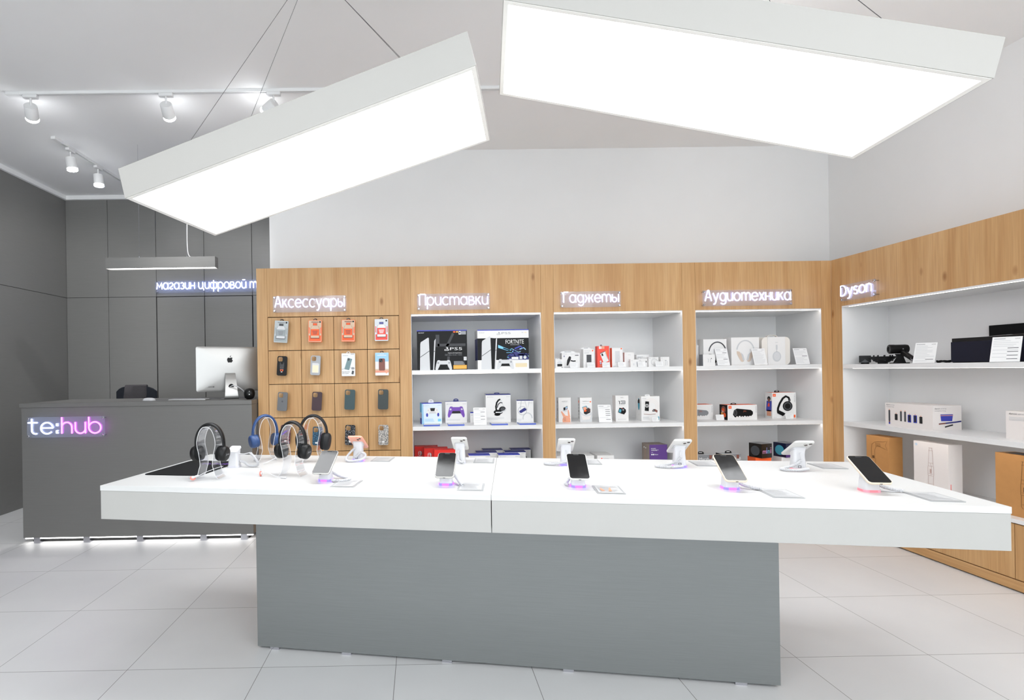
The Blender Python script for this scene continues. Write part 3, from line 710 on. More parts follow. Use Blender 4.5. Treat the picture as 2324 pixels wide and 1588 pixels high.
def stand_and_phone(lab_p, lab_s, a, b, zc, col, lights, path, thin=None, back=False, rz=0., phone=True):
    x, y = tb(a, b); ang = TA + (PI if back else 0) + rz
    o = thing('phone_stand', lab_s, 'stand', (x, y, TZ), ang, group='white security phone stands')
    A, B2 = lights
    g = G(); Pb = rrect(.056, .052, .012)
    g.prism(Pb, .0, .009, A)
    if B2:
        F = FR((0, -.0264, .0), (1, 0, 0), (0, 0, 1)); g.rect(F, -.013, .013, .002, .0085, B2, 1)
        F = FR((.0284, 0, 0), (0, 1, 0), (0, 0, 1)); g.rect(F, -.014, .014, .002, .0085, B2, 1)
        F = FR((-.0284, 0, 0), (0, -1, 0), (0, 0, 1)); g.rect(F, -.014, .014, .002, .0085, B2, 1)
    g.build('light_ring', o, smooth=60)
    g = G(); zt = zc - .0075; tn = math.tan(TILT)
    def rr(w, d, z, sh=0., cy=0.): return [(p, q + cy, z + (q) * sh) for p, q in rrect(w, d, .011)]
    g.loft([rr(.053, .049, .009), rr(.050, .044, .035, 0, .001), rr(.047, .040, zt * .72, tn * .4, .0), rr(.050, .046, zt, tn, 0)], WPLAST)
    g.prism(rrect(.055, .05, .01), -.004, .0028, WPLAST, TR(0, 0, zt) @ RX(TILT))
    F = FR((.004, .0248, .012), (-1, 0, 0), (0, 0, 1)); g.rect(F, -.006, .006, 0, .010, INK, 1); g.rect(F, -.0045, .0035, .0015, .0085, WPLAST, 2)
    g.build('pillar', o, smooth=50)
    sg = -1 if back else 1
    pts = [(sg * p[0], sg * p[1], p[2]) for p in path]
    ca, sa = math.cos(-rz), math.sin(-rz)
    pts = [(p[0] * ca - p[1] * sa, p[0] * sa + p[1] * ca, p[2]) for p in pts]
    G().tube(coil(pts), .0021, WPLAST, 5).build('coiled_cable', o, smooth=80)
    if thin:
        pts = [(sg * p[0], sg * p[1], p[2]) for p in thin]
        G().tube(bez(pts, 24), .0022, WPLAST, 6).build('straight_cable', o, smooth=80)
    if phone:
        Mx = TR(x, y, TZ) @ RZ(ang) @ TR(0, 0, zc) @ RX(TILT)
        p = thing('smartphone', lab_p, 'phone', Mx.to_translation(), rot=Mx.to_euler(), group='smartphones on white stands')
        phone_parts(p, col)
ZF, ZB = .078, .096
VM = (NB, NM)
stand_and_phone('smartphone nearest the headphones, its screen all gray with reflected light', 'white phone stand with violet light, front row, nearest the headphones', .934, .186, ZF, 'silver', VM,
    [(.02, .026, .03), (.055, .045, .009), (.098, .02, .0075), (.10, -.012, .0075), (.06, -.035, .0075), (.035, -.02, .0075)])
stand_and_phone('smartphone on the front stand just left of the table seam', 'white phone stand with violet light, front row, just left of the table seam', 1.458, .160, ZF, 'silver', VM,
    [(.018, .03, .05), (.036, .015, .033), (.054, -.012, .016), (.072, -.04, .008)], [(.072, -.04, .006), (.06, -.03, .003), (.04, .0, .003), (.027, .01, .005)])
stand_and_phone('white rimmed smartphone with a plain black screen, just right of the table seam', 'white phone stand with violet light, front row, just right of the table seam', 1.980, .170, ZF, 'white', VM,
    [(-.015, .034, .04), (-.036, .028, .016), (-.046, .008, .008), (-.036, -.006, .0075)])
stand_and_phone('cream rimmed smartphone on the fourth front stand, its screen half black half gray', 'white phone stand with violet light, fourth in the front row', 2.540, .188, ZF, 'cream', VM,
    [(.022, .028, .03), (.045, .012, .016), (.07, -.012, .009), (.095, -.026, .0078), (.085, -.006, .0078)])
stand_and_phone('cream rimmed smartphone on the front stand nearest the right table end', 'white phone stand with a dim pink light, nearest the right table end', 3.012, .192, ZF, 'cream', (ND, NR),
    [(.024, .02, .028), (.05, .004, .016), (.078, -.012, .009), (.10, -.018, .008)], [(.10, -.018, .006), (.07, -.012, .003), (.028, .0, .005)])
stand_and_phone('pink smartphone seen from behind on the back row', 'white phone stand holding the pink phone, looped coil cable', .930, .690, ZB, 'pink', VM,
    [(-.01, -.026, .07), (-.035, -.035, .045), (-.052, -.045, .02), (-.042, -.06, .008), (.0, -.062, .008), (.042, -.045, .018), (.046, -.035, .04), (.02, -.035, .045), (-.005, -.035, .02)], back=True)
stand_and_phone('white smartphone seen from behind, in front of the red boxes', 'white phone stand without light, back row, in front of the red boxes', 1.468, .665, ZB, 'white', (NG, None),
    [(-.004, -.028, .07), (-.008, -.036, .045), (-.004, -.042, .02), (.008, -.045, .009), (.018, -.04, .009), (.01, -.034, .012)], back=True)
stand_and_phone('white smartphone seen from behind, left one before the gadget unit', 'white phone stand with violet light, back row, behind the black screened phone', 1.982, .642, ZB, 'white', VM,
    [(.0, -.028, .022), (-.03, -.036, .014), (-.07, -.03, .0085), (-.10, -.012, .008), (-.075, .0, .008), (-.04, -.0, .008)], [(.0, -.026, .075), (.008, -.036, .055), (.02, -.034, .045), (.012, -.03, .02)], back=True)
stand_and_phone('white smartphone seen from behind, in front of the purple box', 'white phone stand with violet light, back row, in front of the purple box', 2.494, .636, ZB, 'white', VM,
    [(.0, -.028, .05), (-.02, -.034, .03), (-.06, -.025, .012), (-.105, -.02, .008), (-.10, -.045, .008), (-.05, -.055, .008), (.005, -.042, .01)], [(.0, -.026, .078), (-.004, -.034, .066), (-.002, -.03, .05)], back=True)
stand_and_phone('white smartphone seen from behind, rightmost of the back row', 'white phone stand with a dim pink light, rightmost of the back row', 2.980, .606, ZB, 'white', (ND, NR),
    [(.0, -.028, .045), (-.02, -.034, .03), (-.05, -.03, .016), (-.082, -.03, .0085), (-.07, -.055, .008), (-.02, -.058, .008), (.022, -.042, .012)], [(.0, -.026, .078), (-.004, -.034, .066), (-.0, -.03, .045)], back=True)
stand_and_phone('', 'empty white security stand behind the left black headphones, with a raised coil cable', .362, .452, ZB, 'white', (NG, None),
    [(.085, -.0, .072), (.105, -.0, .05), (.125, -.0, .02), (.11, -.0, .008), (.075, .0, .010), (.05, 0, .026), (.028, .0, .03)], [(.02, .0, .068), (.05, .0, .066), (.085, -.0, .074)], rz=R(-90) * 0, phone=False)

# price sheets lying flat
def price_sheet(label, a, b, rz=0., orange=False, seed=1, glare=False):
    x, y = tb(a, b)
    g = G(); g.prism(rrect(.102, .134, .003, 2), 0, .003, SHEET); F = FR((-.051, -.067, .003), (1, 0, 0), (0, 1, 0))
    g.rect(F, .008, .094, .008, .126, mat('sheet_paper', (190, 191, 192), .4) if not orange else mat('sheet_paper_under_reflection', (188, 189, 189), .4), 1)
    g.lines(F, .014, .088, .108, 8, .0115, .003, mat('sheet_ink', (172, 173, 176), .5), 2, seed); g.text(F, 'te:hub', .086, .112, .006, INKG, 2, al='r')
    if orange:
        og = mat('orange_reflection', (238, 150, 120), .6)  # orange reflection painted onto the sheet as flat shapes
        g.poly(F, [(.022, .03), (.034, .034), (.03, .06), (.024, .085), (.02, .06)], og, 3); g.poly(F, [(.046, .03), (.058, .03), (.062, .095), (.055, .08)], og, 3)
    tag(g.build('price_sheet', loc=(x, y, TZ), rz=TA + rz, smooth=0), label, 'price sheet', 'clear price sheets lying on the table')
for i, (a, b, t, lab) in enumerate(((1.045, .130, 0, 'clear price sheet beside the phone nearest the headphones, front row'), (1.563, .118, 0, 'clear price sheet just left of the table seam, front row'),
    (2.085, .118, 0, 'clear price sheet with a painted orange reflection beside the black screened phone'), (2.680, .116, 0, 'clear price sheet right of the fourth front phone'), (3.162, .114, 0, 'clear price sheet nearest the right table end, front row'),
    (1.053, .722, 0, 'price sheet beside the pink phone, back row'), (1.585, .721, 0, 'price sheet in front of the blue-lidded boxes, back row'), (2.102, .722, 0, 'price sheet partly behind the black screened phone, back row'),
    (2.630, .720, 0, 'price sheet in front of the oak post right of the purple box'), (3.146, .696, 0, 'price sheet nearest the right table end, back row'))):
    price_sheet(lab, a, b, t, i == 2, i)

# black mat
x, y = tb(.172, .413)
g = G(); g.prism(rrect(.286, .375, .02), 0, .003, BLACKM)
F = FR((-.143, -.1875, .003), (1, 0, 0), (0, 1, 0)); g.text(F, 'te:hub', .272, .27, .045, mat('purple_print', (120, 78, 176), .7), 1, al='r')
tag(g.build('counter_mat', loc=(x, y, TZ), rz=TA), 'black mat with purple lettering on the left end of the table', 'mat')

# headphones on clear arches
def omega(w=.043, h=.232, foot=.054):
    P = [(-foot, .0025), (-foot + .012, .018), (-.034, .045), (-.029, .066), (-.034, .108), (-w, .150), (-w * .95, .180), (-w * .70, .211), (-w * .36, .228), (0, h)]
    L_ = bez([(p[0], 0, p[1]) for p in P], 54); L_ = [(p[0], p[2]) for p in L_]
    return L_ + [(-p[0], p[1]) for p in L_[-2::-1]]
def headphones(label, slabel, a, b, rz, m, big=False, cable=None, brand=None, mi=None):
    x, y = tb(a, b); ang = TA + rz
    st = G().strip(omega(), -.034, .034, .003, CLEAR, EDGE).build('headphone_stand', loc=(x, y, TZ), rz=ang, smooth=40)
    tag(st, slabel, 'stand', 'clear headphone stands')
    o = thing('headphones', label, 'headphones', (x, y, TZ), ang, group='headphones on clear stands')
    k = 1.14 if big else 1.0
    zc, rx, rz_ = (.152, .066, .089) if not big else (.152, .072, .090)
    g = G(); rings = []; tb_ = []
    for i in range(33):
        t = R(-4 + 188 * i / 32); c, s = math.cos(t), math.sin(t); th = .0052 + .0022 * max(0, s); hw = .0115 + .004 * max(0, s)
        rings.append([((rx + pr * th) * c, q, zc + (rz_ + pr * th) * s) for q, pr in [(hw * math.cos(R(w)), math.sin(R(w))) for w in range(0, 360, 30)]])
    g.loft(rings, m); g.build('headband', o, smooth=70)
    for sx in (-1, 1):
        ch = R(7) * sx
        cz = .110 if not big else .108; cx = sx * (.060 if not big else .065)
        ry, rzz = (.034, .035) if not big else (.036, .046)
        T = TR(cx, 0, cz) @ RY(ch)
        def ringx(xx, k1): return [(sx * xx, ry * k1 * math.cos(2 * PI * i / 28), rzz * k1 * math.sin(2 * PI * i / 28)) for i in range(28)]
        cup = G().loft([ringx(-.004, .97), ringx(.001, 1.0), ringx(.010, .99), ringx(.017, .93), ringx(.0215, .80), ringx(.0225, .70), ringx(.0222, .3)], m, T)
        if brand and sx == 1:
            q = T @ FR((.0229, 0, 0), (0, 1, 0), (0, 0, 1)); cup.text(q, brand, 0, -.004, .008, INKG, 1, w=.030, al='c')
        c_ = cup.build('ear_cup', o, smooth=60)
        G().loft([ringx(-.019, .62), ringx(-.0215, .74), ringx(-.020, .9), ringx(-.013, .97), ringx(-.0045, .95), ringx(-.0045, .6), ringx(-.012, .55)], mi or BLACKM, T, True).build('cushion', c_, smooth=70)
        G().tube([(sx * (rx - .001), 0, zc + .012), (sx * (rx + .001), 0, zc - .012), (sx * (rx + .0005), 0, cz + rzz * .92)], [.0072, .0072, .006], m, 10).build('yoke', o, smooth=70)
    if cable:
        G().tube(bez(cable, 40), .0022, WPLAST, 7).build('cable', o, smooth=80)
BLUE = mat('navy_blue_plastic', (38, 66, 112), .42)
CHAR = mat('charcoal_plastic', (26, 26, 28), .5, ior=1.35)
headphones('black headphones nearest the black mat', 'clear arched stand nearest the black mat', .392, .190, R(2), BLACK, brand='Jlab')
headphones('navy blue headphones in front of the counter edge', 'clear arched stand under the navy blue headphones', .437, .632, R(48), BLUE, mi=BLUE,
           cable=[(.072, -.02, .105), (.082, -.03, .075), (.06, -.06, .035), (.0, -.09, .018), (-.05, -.10, .005)])
headphones('black headphones in the middle of the four, nearest the table front', 'clear arched stand in the middle, nearest the table front', .742, .286, R(-7), BLACK, brand='Jlab')
headphones('charcoal over-ear headphones with big oval cups, rightmost of the four', 'clear arched stand under the charcoal over-ear headphones', .712, .615, R(3), CHAR, big=True)
# security tags on white leads
CORAL = mat('coral_plastic', (232, 130, 116), .4)
def sec_tag(label, disc, dn, lead, plug):
    x, y = tb(*disc[:2]); o = thing('security_tag', label, 'security tag', (x, y, TZ), TA, group='security tags on white leads')
    F = Matrix.Translation((0, 0, disc[2])) @ Vector(dn).to_track_quat('Z', 'Y').to_matrix().to_4x4()
    G().lathe([(.0, -.0025), (.011, -.0025), (.012, 0), (.011, .002), (0, .002)], CORAL, 20, F).lathe([(.0065, .002), (.0065, .007), (.003, .008)], WPLAST, 14, F).build('disc', o, smooth=60)
    G().tube(bez(lead, 40), .0013, WPLAST, 6).build('lead', o, smooth=80)
    if plug: G().tube(plug, .0042, WPLAST, 10).build('plug', o, smooth=60)
sec_tag('coral security tag standing on the table between the two black headphones', (.604, .246, .0125), (.85, .1, .1), [(0, 0, .024), (.002, 0, .034), (.02, -.005, .028), (.06, -.015, .012), (.095, -.028, .005), (.115, -.034, .005)], [(.112, -.033, .0045), (.14, -.04, .0045)])
sec_tag('coral security tag lying at the foot of the left black headphones', (.352, .12, .0135), (.3, -.3, .6), [(.0, .0, .012), (.02, .006, .02), (.045, .016, .034), (.085, .04, .05), (.108, .06, .056)], [(.0, .0, .016), (.022, .008, .024)])

# ------------------------------------------------------------------ boxes and packs
class Box:
    """a carton: origin at the middle of its base, front towards local -y"""
    def __init__(s, w, d, h, m, side=None, top=None):
        s.w, s.d, s.h = w, d, h; g = s.g = G()
        vs = [(x, y, z) for z in (0, h) for y in (-d / 2, d / 2) for x in (-w / 2, w / 2)]
        g.add(vs, [(0, 2, 3, 1), (0, 1, 5, 4), (2, 6, 7, 3)], m); g.add(vs, [(0, 4, 6, 2), (1, 3, 7, 5)], side or m); g.add(vs, [(4, 5, 7, 6)], top or m)
        s.F = FR((-w / 2, -d / 2, 0), (1, 0, 0), (0, 0, 1)); s.L = FR((-w / 2, d / 2, 0), (0, -1, 0), (0, 0, 1))
        s.R = FR((w / 2, -d / 2, 0), (0, 1, 0), (0, 0, 1)); s.T = FR((-w / 2, -d / 2, h), (1, 0, 0), (0, 1, 0))
        s.tabs = []
    def tab(s, u, w, h, m, y=None, slot=True):                # a hang tab standing on the top
        y = s.d / 2 - .004 if y is None else y
        g = G(); F = FR((0, y, s.h), (1, 0, 0), (0, 0, 1)); c = u - s.w / 2
        P = [(c - w / 2, 0), (c + w / 2, 0)] + [(c + w / 2 * .92 * math.cos(R(a)) , h * .55 + h * .45 * math.sin(R(a))) for a in range(0, 181, 30)]
        g.prism(P, 0, .0012, m, F)
        if slot: g.rect(FR((0, y - .0012, s.h), (1, 0, 0), (0, 0, 1)), c - w * .22, c + w * .22, h * .45, h * .68, INKG if m is not BLACK else PAPER, 1)
        s.tabs.append(g); return s
    def place(s, name, label, cat, x, yf, z, rz=0., group=None, bevel=0):
        o = s.g.build(name, loc=(x, yf + s.d / 2, z), rz=rz, smooth=0)
        tag(o, label, cat, group)
        for t in s.tabs: t.build('hang_tab', o, smooth=0)
        return o
def X(a, b): return (a + b) / 2
Z1, Z2, Z3 = 1.3185, .857, .4121
PSB = mat('ps_blue_print', (52, 62, 168), .45); NAVYP = mat('navy_print', (24, 30, 110), .45)
CARDK = mat('black_card', (8, 8, 10), .45, ior=1.3); GREYP = mat('light_gray_print', (205, 206, 208), .5); DGREYP = mat('dark_gray_print', (66, 68, 72), .5); MGREYP = mat('mid_gray_print', (128, 130, 134), .5)
ORANGE = mat('orange_print_solid', (244, 96, 34), .5); AMBER = mat('amber_print', (238, 170, 70), .5); CREAM = mat('cream_print', (222, 206, 170), .55)
REDB = mat('red_card', (222, 42, 34), .45); REDP = mat('coral_red_card', (238, 76, 58), .5); PURPLE = mat('purple_print', (98, 52, 150), .45); VIOLB = mat('violet_card', (84, 48, 122), .5)
SKIN = mat('peach_print', (226, 160, 130), .6); TEAL = mat('teal_print', (64, 150, 172), .5); SKYP = mat('sky_print', (150, 196, 226), .5); CYAN = mat('cyan_print', (120, 196, 232), .5)
KRAFT = mat('kraft_card', (186, 134, 78), .7, var=.06, scale=30); KLINE = mat('kraft_line_print', (96, 66, 32), .7); BROWNP = mat('brown_print', (126, 74, 62), .5); TAUPE = mat('taupe_card', (140, 126, 116), .5)

def ps_mark(g, F, u, v, s, m, L=2):
    g.poly(F, [(u - .05 * s, v), (u - .05 * s, v + 1.0 * s), (u + .35 * s, v + .86 * s), (u + .42 * s, v + .55 * s), (u + .28 * s, v + .42 * s), (u + .1 * s, v + .5 * s), (u + .1 * s, v + .8 * s), (u + .02 * s, v + .82 * s), (u + .1 * s, v - .06 * s)][:9], m, L)
    g.line(F, [(u - .6 * s, v + .28 * s), (u - .25 * s, v + .4 * s)], .12 * s, m, L); g.line(F, [(u - .65 * s, v + .2 * s), (u - .45 * s, v + .02 * s), (u - .15 * s, v + .1 * s)], .12 * s, m, L)
    g.line(F, [(u + .2 * s, v + .28 * s), (u + .6 * s, v + .3 * s), (u + .62 * s, v + .16 * s), (u + .22 * s, v + .0 * s)], .12 * s, m, L)
def controller(g, F, u, v, s, body, mid, L=2):
    half = [(0, .30), (.22, .30), (.26, .34), (.38, .34), (.44, .26), (.50, .05), (.55, -.22), (.52, -.36), (.44, -.37), (.36, -.22), (.30, -.10), (0, -.10)]
    g.poly(F, [(u - x * s, v + y * s) for x, y in half[::-1]] + [(u + x * s, v + y * s) for x, y in half], body, L)
    hm = [(0, .02), (.20, .02), (.26, -.04), (.32, -.14), (.30, -.10), (.24, -.12), (0, -.12)]
    g.poly(F, [(u - .24 * s, v + .05 * s), (u - .30 * s, v - .12 * s), (u - .34 * s, v - .22 * s), (u - .28 * s, v - .11 * s), (u + .28 * s, v - .11 * s), (u + .34 * s, v - .22 * s), (u + .30 * s, v - .12 * s), (u + .24 * s, v + .05 * s)], mid, L + 1)
    for sx in (-1, 1):
        g.ell(F, u + sx * .16 * s, v - .01 * s, .065 * s, .065 * s, mid, L + 2); g.ell(F, u + sx * .36 * s, v + .16 * s, .06 * s, .06 * s, GREYP if body is not GREYP else INKG, L + 1)
def console(g, F, u, v, w, h, L=2):
    g.poly(F, [(u, v), (u + .62 * w, v), (u + .57 * w, v + h * .98), (u + .52 * w, v + h), (u + .07 * w, v + h * .86), (u + .04 * w, v + h * .80)], GREYP, L)
    g.poly(F, [(u + .62 * w, v), (u + .82 * w, v), (u + .90 * w, v + h * .93), (u + .57 * w, v + h * .95)], CARDK, L)
    g.poly(F, [(u + .80 * w, v), (u + .87 * w, v), (u + .98 * w, v + h * .96), (u + .90 * w, v + h * .90)], GREYP, L + 1)
    g.line(F, [(u + .03 * w, v + h * .40), (u + .3 * w, v + h * .49), (u + .59 * w, v + h * .59)], .004, INK, L + 1)
    g.line(F, [(u + .83 * w, v + h * .56), (u + .93 * w, v + h * .58)], .004, INK, L + 2)

# --- consoles shelf
b = Box(.413, .20, .329, CARDK, top=PSB); g = b.g; F = b.F
g.rect(F, 0, .413, .321, .329, PSB, 1); g.text(F, 'SONY', .013, .303, .008, PAPER, 2, w=.048)
gd = mat('faint_gray_print', (38, 39, 44), .45)
g.line(F, [(.30, .30), (.24, .18)], .02, gd, 1); g.line(F, [(.17, .29), (.17, .19)], .03, gd, 1); g.line(F, [(.17, .205), (.40, .205)], .022, gd, 1); g.line(F, [(.26, .11), (.25, .02)], .02, gd, 1)
console(g, F, .022, .0, .135, .268); controller(g, F, .218, .038, .125, GREYP, CARDK, 4)
ps_mark(g, F, .245, .158, .030, PAPER); g.text(F, 'PS5', .272, .162, .024, PAPER, 2, w=.10)
g.text(F, 'PlayStation®5 Digital Edition', .37, .136, .007, PAPER, 2, w=.115, al='r')
for i in range(2): g.text(F, 'Digital Edition Console, 1 TB SSD', .37, .126 - i * .008, .005, INKG, 2, w=.14, al='r')
g.rect(F, .30, .318, .306, .318, ORANGE, 2); g.rect(F, .324, .340, .306, .318, AMBER, 2); g.rect(F, .345, .362, .29, .318, PAPER, 2); g.rect(F, .362, .405, .29, .318, INKG, 2); g.ell(F, .354, .304, .006, .006, INK, 3)
g.rect(F, .298, .408, .006, .038, AMBER, 2); g.lines(F, .302, .408, .07, 5, .0062, .004, INKG, 2, 3); g.rect(F, .384, .408, .076, .106, GREYP, 2); g.text(F, '7', .396, .084, .014, INKG, 3, al='c')
b.place('console_box', 'black game console box with big white lettering on the top shelf', 'box', X(-.028, .385), 4.30, Z1, group='console boxes')
b = Box(.423, .20, .326, BOXW, side=BOXW, top=PSB); g = b.g; F = b.F
g.rect(F, 0, .423, .318, .326, PSB, 1); g.text(F, 'SONY', .013, .297, .008, INKG, 2, w=.046); ps_mark(g, F, .175, .283, .024, INKG); g.text(F, 'PS5', .20, .287, .018, INKG, 2, w=.075)
g.rect(F, .0, .423, .075, .255, CARDK, 1); g.rect(b.L, .0, .2, .075, .255, NAVYP, 1)
rg = random.Random(3)
for i in range(16):
    u = .19 + rg.random() * .2; v = .085 + rg.random() * .09; q = rg.uniform(.02, .06)
    g.line(F, [(u, v), (min(.42, u + q), v + q * rg.uniform(-.7, .5)), (min(.421, u + q * 1.4), v + q * rg.uniform(-.6, .2))], rg.uniform(.003, .011), rg.choice((CYAN, PSB, TEAL, SKYP, NAVYP)), 2)
g.poly(F, [(.17, .20), (.25, .165), (.28, .15), (.25, .15), (.17, .175)], CYAN, 2); g.poly(F, [(.24, .075), (.30, .15), (.38, .12), (.42, .09), (.42, .075)], NAVYP, 2)
g.text(F, 'FORTNITE', .232, .207, .036, PAPER, 4, w=.15); g.line(F, [(.27, .198), (.345, .198)], .004, INKG, 3)
console(g, F, .03, .0, .135, .272, 4); controller(g, F, .228, .038, .128, GREYP, CARDK, 6)
g.rect(F, .312, .406, .014, .046, CREAM, 2); g.rect(F, .28, .336, .078, .098, BOXW, 4); g.rect(F, .345, .368, .080, .106, GREYP, 4); g.ell(F, .39, .094, .013, .013, GREYP, 4); g.rect(F, .365, .38, .296, .302, INKL, 2); g.rect(F, .388, .405, .296, .302, CREAM, 2)
b.place('console_box', 'white game console box with dark blue artwork on the top shelf', 'box', X(.472, .894), 4.30, Z1, group='console boxes')

# --- controllers shelf
def psbrand(g, F, w, h, m=INKG):
    ps_mark(g, F, .016, h - .020, .008, m); g.text(F, 'PlayStation', .024, h - .019, .0055, m, 2, w=.042); g.text(F, 'SONY', w - .008, h - .018, .0055, m, 2, w=.03, al='r')
pale = mat('pale_blue_card', (214, 226, 238), .5)
b = Box(.176, .075, .181, pale, side=PSB, top=PSB); g = b.g; F = b.F
g.rect(F, 0, .176, .174, .181, PSB, 1); g.poly(F, [(0, .0), (.02, .0), (.012, .174), (0, .174)], SKYP, 1); psbrand(g, F, .176, .174)
controller(g, F, .094, .10, .105, BOXW, GREYP, 2); g.poly(F, [(.072, .136), (.116, .136), (.110, .110), (.078, .110)], INK, 5)
for q in (.045, .143): g.ell(F, q, .078, .009, .016, PSB, 6)
g.lines(F, .025, .11, .045, 4, .007, .003, SKYP, 2, 5); g.rect(F, .14, .168, .02, .042, CYAN, 2); g.rect(b.L, .0, .075, .09, .181, CYAN, 1); g.rect(b.L, .01, .065, .05, .10, PAPER, 2)
b.tab(.085, .048, .028, PAPER, -.02)
b.place('controller_box', 'pale blue box picturing a white game controller', 'box', .082, 4.47, Z2, R(12), 'game accessory boxes')
b = Box(.189, .075, .183, BOXW, top=PSB); g = b.g; F = b.F; psbrand(g, F, .189, .178); controller(g, F, .095, .095, .135, PURPLE, INK, 2); g.lines(F, .012, .13, .03, 2, .008, .003, INKL, 2, 2)
b.tab(.095, .048, .026, NAVYP, -.02)
b.place('controller_box', 'white box picturing a purple game controller', 'box', X(.209, .398), 4.55, Z2, 0, 'game accessory boxes')
b = Box(.075, .04, .09, BOXW, top=PSB); b.g.rect(b.F, 0, .075, .082, .09, PSB, 1); ps_mark(b.g, b.F, .012, .062, .009, INKG); b.g.text(b.F, 'PlayStation', .02, .063, .006, INKG, 2, w=.04)
b.place('accessory_box', 'small white box with blue lid half hidden behind a price card', 'box', .462, 4.53, Z2, 0, 'game accessory boxes')
b = Box(.217, .10, .244, BOXW, top=NAVYP); g = b.g; F = b.F; g.rect(F, 0, .217, .236, .244, NAVYP, 1); psbrand(g, F, .217, .236)
g.line(F, [(.092, .10), (.088, .135), (.096, .17), (.112, .192), (.128, .198)], .014, CARDK, 2); g.line(F, [(.098, .125), (.108, .155), (.13, .172), (.145, .165)], .009, DGREYP, 3)
g.line(F, [(.135, .195), (.142, .17), (.148, .15), (.168, .125), (.172, .1)], .006, GREYP, 2)
g.ell(F, .108, .088, .040, .020, CARDK, 3); g.ell(F, .145, .112, .030, .024, CARDK, 4); g.ell(F, .147, .112, .02, .017, DGREYP, 5); g.line(F, [(.085, .085), (.13, .085), (.168, .10), (.178, .12)], .010, GREYP, 6); g.ell(F, .10, .066, .026, .011, CARDK, 3)
g.lines(F, .012, .16, .042, 3, .009, .003, INKL, 2, 2); b.tab(.10, .05, .014, NAVYP, -.03)
b.place('headset_box', 'tall white box picturing a black and white gaming headset', 'box', X(.561, .778), 4.535, Z2, 0, 'game accessory boxes')
b = Box(.141, .045, .195, BOXW, top=NAVYP); g = b.g; F = b.F; g.rect(F, 0, .141, .189, .195, NAVYP, 1); psbrand(g, F, .141, .186)
g.line(F, ellipse(.036, .036, 28, .048, .105) + [(.084, .105)], .003, INKG, 2); g.poly(F, [(.022, .103), (.066, .130), (.082, .118), (.080, .108), (.036, .084), (.022, .092)], NAVYP, 3); g.line(F, [(.04, .19), (.03, .12)], .008, INKL, 1); g.line(F, [(.07, .185), (.09, .11), (.105, .18)], .007, INKL, 1)
g.line(F, ellipse(.038, .045, 26, .09, .04)[:15], .009, INKL, 1); g.lines(F, .006, .05, .035, 3, .008, .003, INKL, 2, 9)
b.place('earbuds_box', 'white box picturing a dark blue earbuds case, rightmost on the controller shelf', 'box', X(.816, .953), 4.43, Z2, R(-6), 'game accessory boxes')
TRAY = acrylic('blue_tint_acrylic', (210, 222, 250), .2, .1); TRB = mat('blue_tray_edge', (86, 106, 196), .4)
for i, (x, yy, wh) in enumerate(((.083, 4.275, 'pale blue controller box'), (.285, 4.279, 'purple controller box'), (.642, 4.277, 'gaming headset box'), (.872, 4.275, 'dark blue earbuds box'))):
    g = G().box(-.067, .067, 0, .12, 0, .012, TRAY).box(-.067, .067, -.003, 0, .001, .013, TRB).rect(FR((-.067, 0, .012), (1, 0, 0), (0, 1, 0)), .004, .130, .01, .115, PAPER, 1)
    tag(g.build('disc_case', loc=(x, yy, Z2), smooth=0, bevel=.0006), 'flat clear case with a blue front edge before the ' + wh, 'case', 'flat blue-edged cases')

def card(label, x, y, z, w, h, tilt=18, rz=0., n=10, seed=0, logo=True, grp='white price cards'):
    g = G(); T = RX(R(tilt) * -1)
    g.prism(rrect(w, h, .003, 2, 0, h / 2), 0, .002, CLEAR, T @ FR((0, 0, 0), (1, 0, 0), (0, 0, 1)))
    F = T @ FR((-w / 2, -.0022, 0), (1, 0, 0), (0, 0, 1)); g.rect(F, .001, w - .001, .001, h - .001, PAPER, 0)
    if n > 2:
        rg = random.Random(seed)
        if logo: g.text(F, 'te:hub', w - .01, h - .016, .006, INK, 1, al='r')
        g.rect(F, .008, .45 * w, h - .015, h - .011, INKG, 1); v = h - .028
        while v > .012:
            q = rg.random()
            if q < .72: g.rect(F, .008, w * rg.uniform(.55, .92), v, v + .0028, INKL, 1)
            else: g.rect(F, w * .55, w - .012, v, v + .0035, DGREYP, 1)
            v -= h / (n + 2)
    else: g.lines(F, .006, w - .008, h - .008, 3, h / 4.4, .003, INKL, 1, seed)
    g.prism(rrect(w, .034, .003, 2, 0, .018), 0, .0015, CLEAR)
    tag(g.build('price_card', loc=(x, y, z), rz=rz, smooth=0), label, 'price card', grp)
card('white price card between the purple controller box and the gaming headset box', .487, 4.32, Z2, .108, .148, 16, seed=1)

# --- lower shelf of the console unit
def swbox(label, x, y):
    b = Box(.205, .09, .228, REDB); g = b.g; F = b.F
    g.line(F, rrect(.030, .036, .010, 4, .048, .168) + [(.063, .15 + .008)], .004, PAPER, 2); g.poly(F, rrect(.015, .036, .006, 4, .0565, .168), PAPER, 2); g.ell(F, .0405, .172, .0035, .0035, PAPER, 2); g.ell(F, .0565, .165, .0035, .0035, REDB, 3)
    g.text(F, 'NINTENDO', .048, .138, .0065, PAPER, 2, w=.05, al='c'); g.text(F, 'SWITCH', .048, .127, .0085, PAPER, 2, w=.05, al='c')
    g.poly(F, [(.13, .02), (.205, .02), (.205, .185), (.185, .19), (.165, .17), (.15, .12)], SKIN, 2); g.poly(F, [(.09, .0), (.2, .0), (.2, .08), (.1, .07)], INK, 3); g.rect(b.T, .02, .15, .03, .034, REDP, 1); g.rect(b.T, .09, .19, .06, .064, GREYP, 1)
    b.place('console_box', label, 'box', x, y, Z3, 0, 'red console boxes on the low shelf')
swbox('red console box at the back left of the staggered three', .038, 4.64)
swbox('red console box in the middle of the staggered three', .121, 4.53)
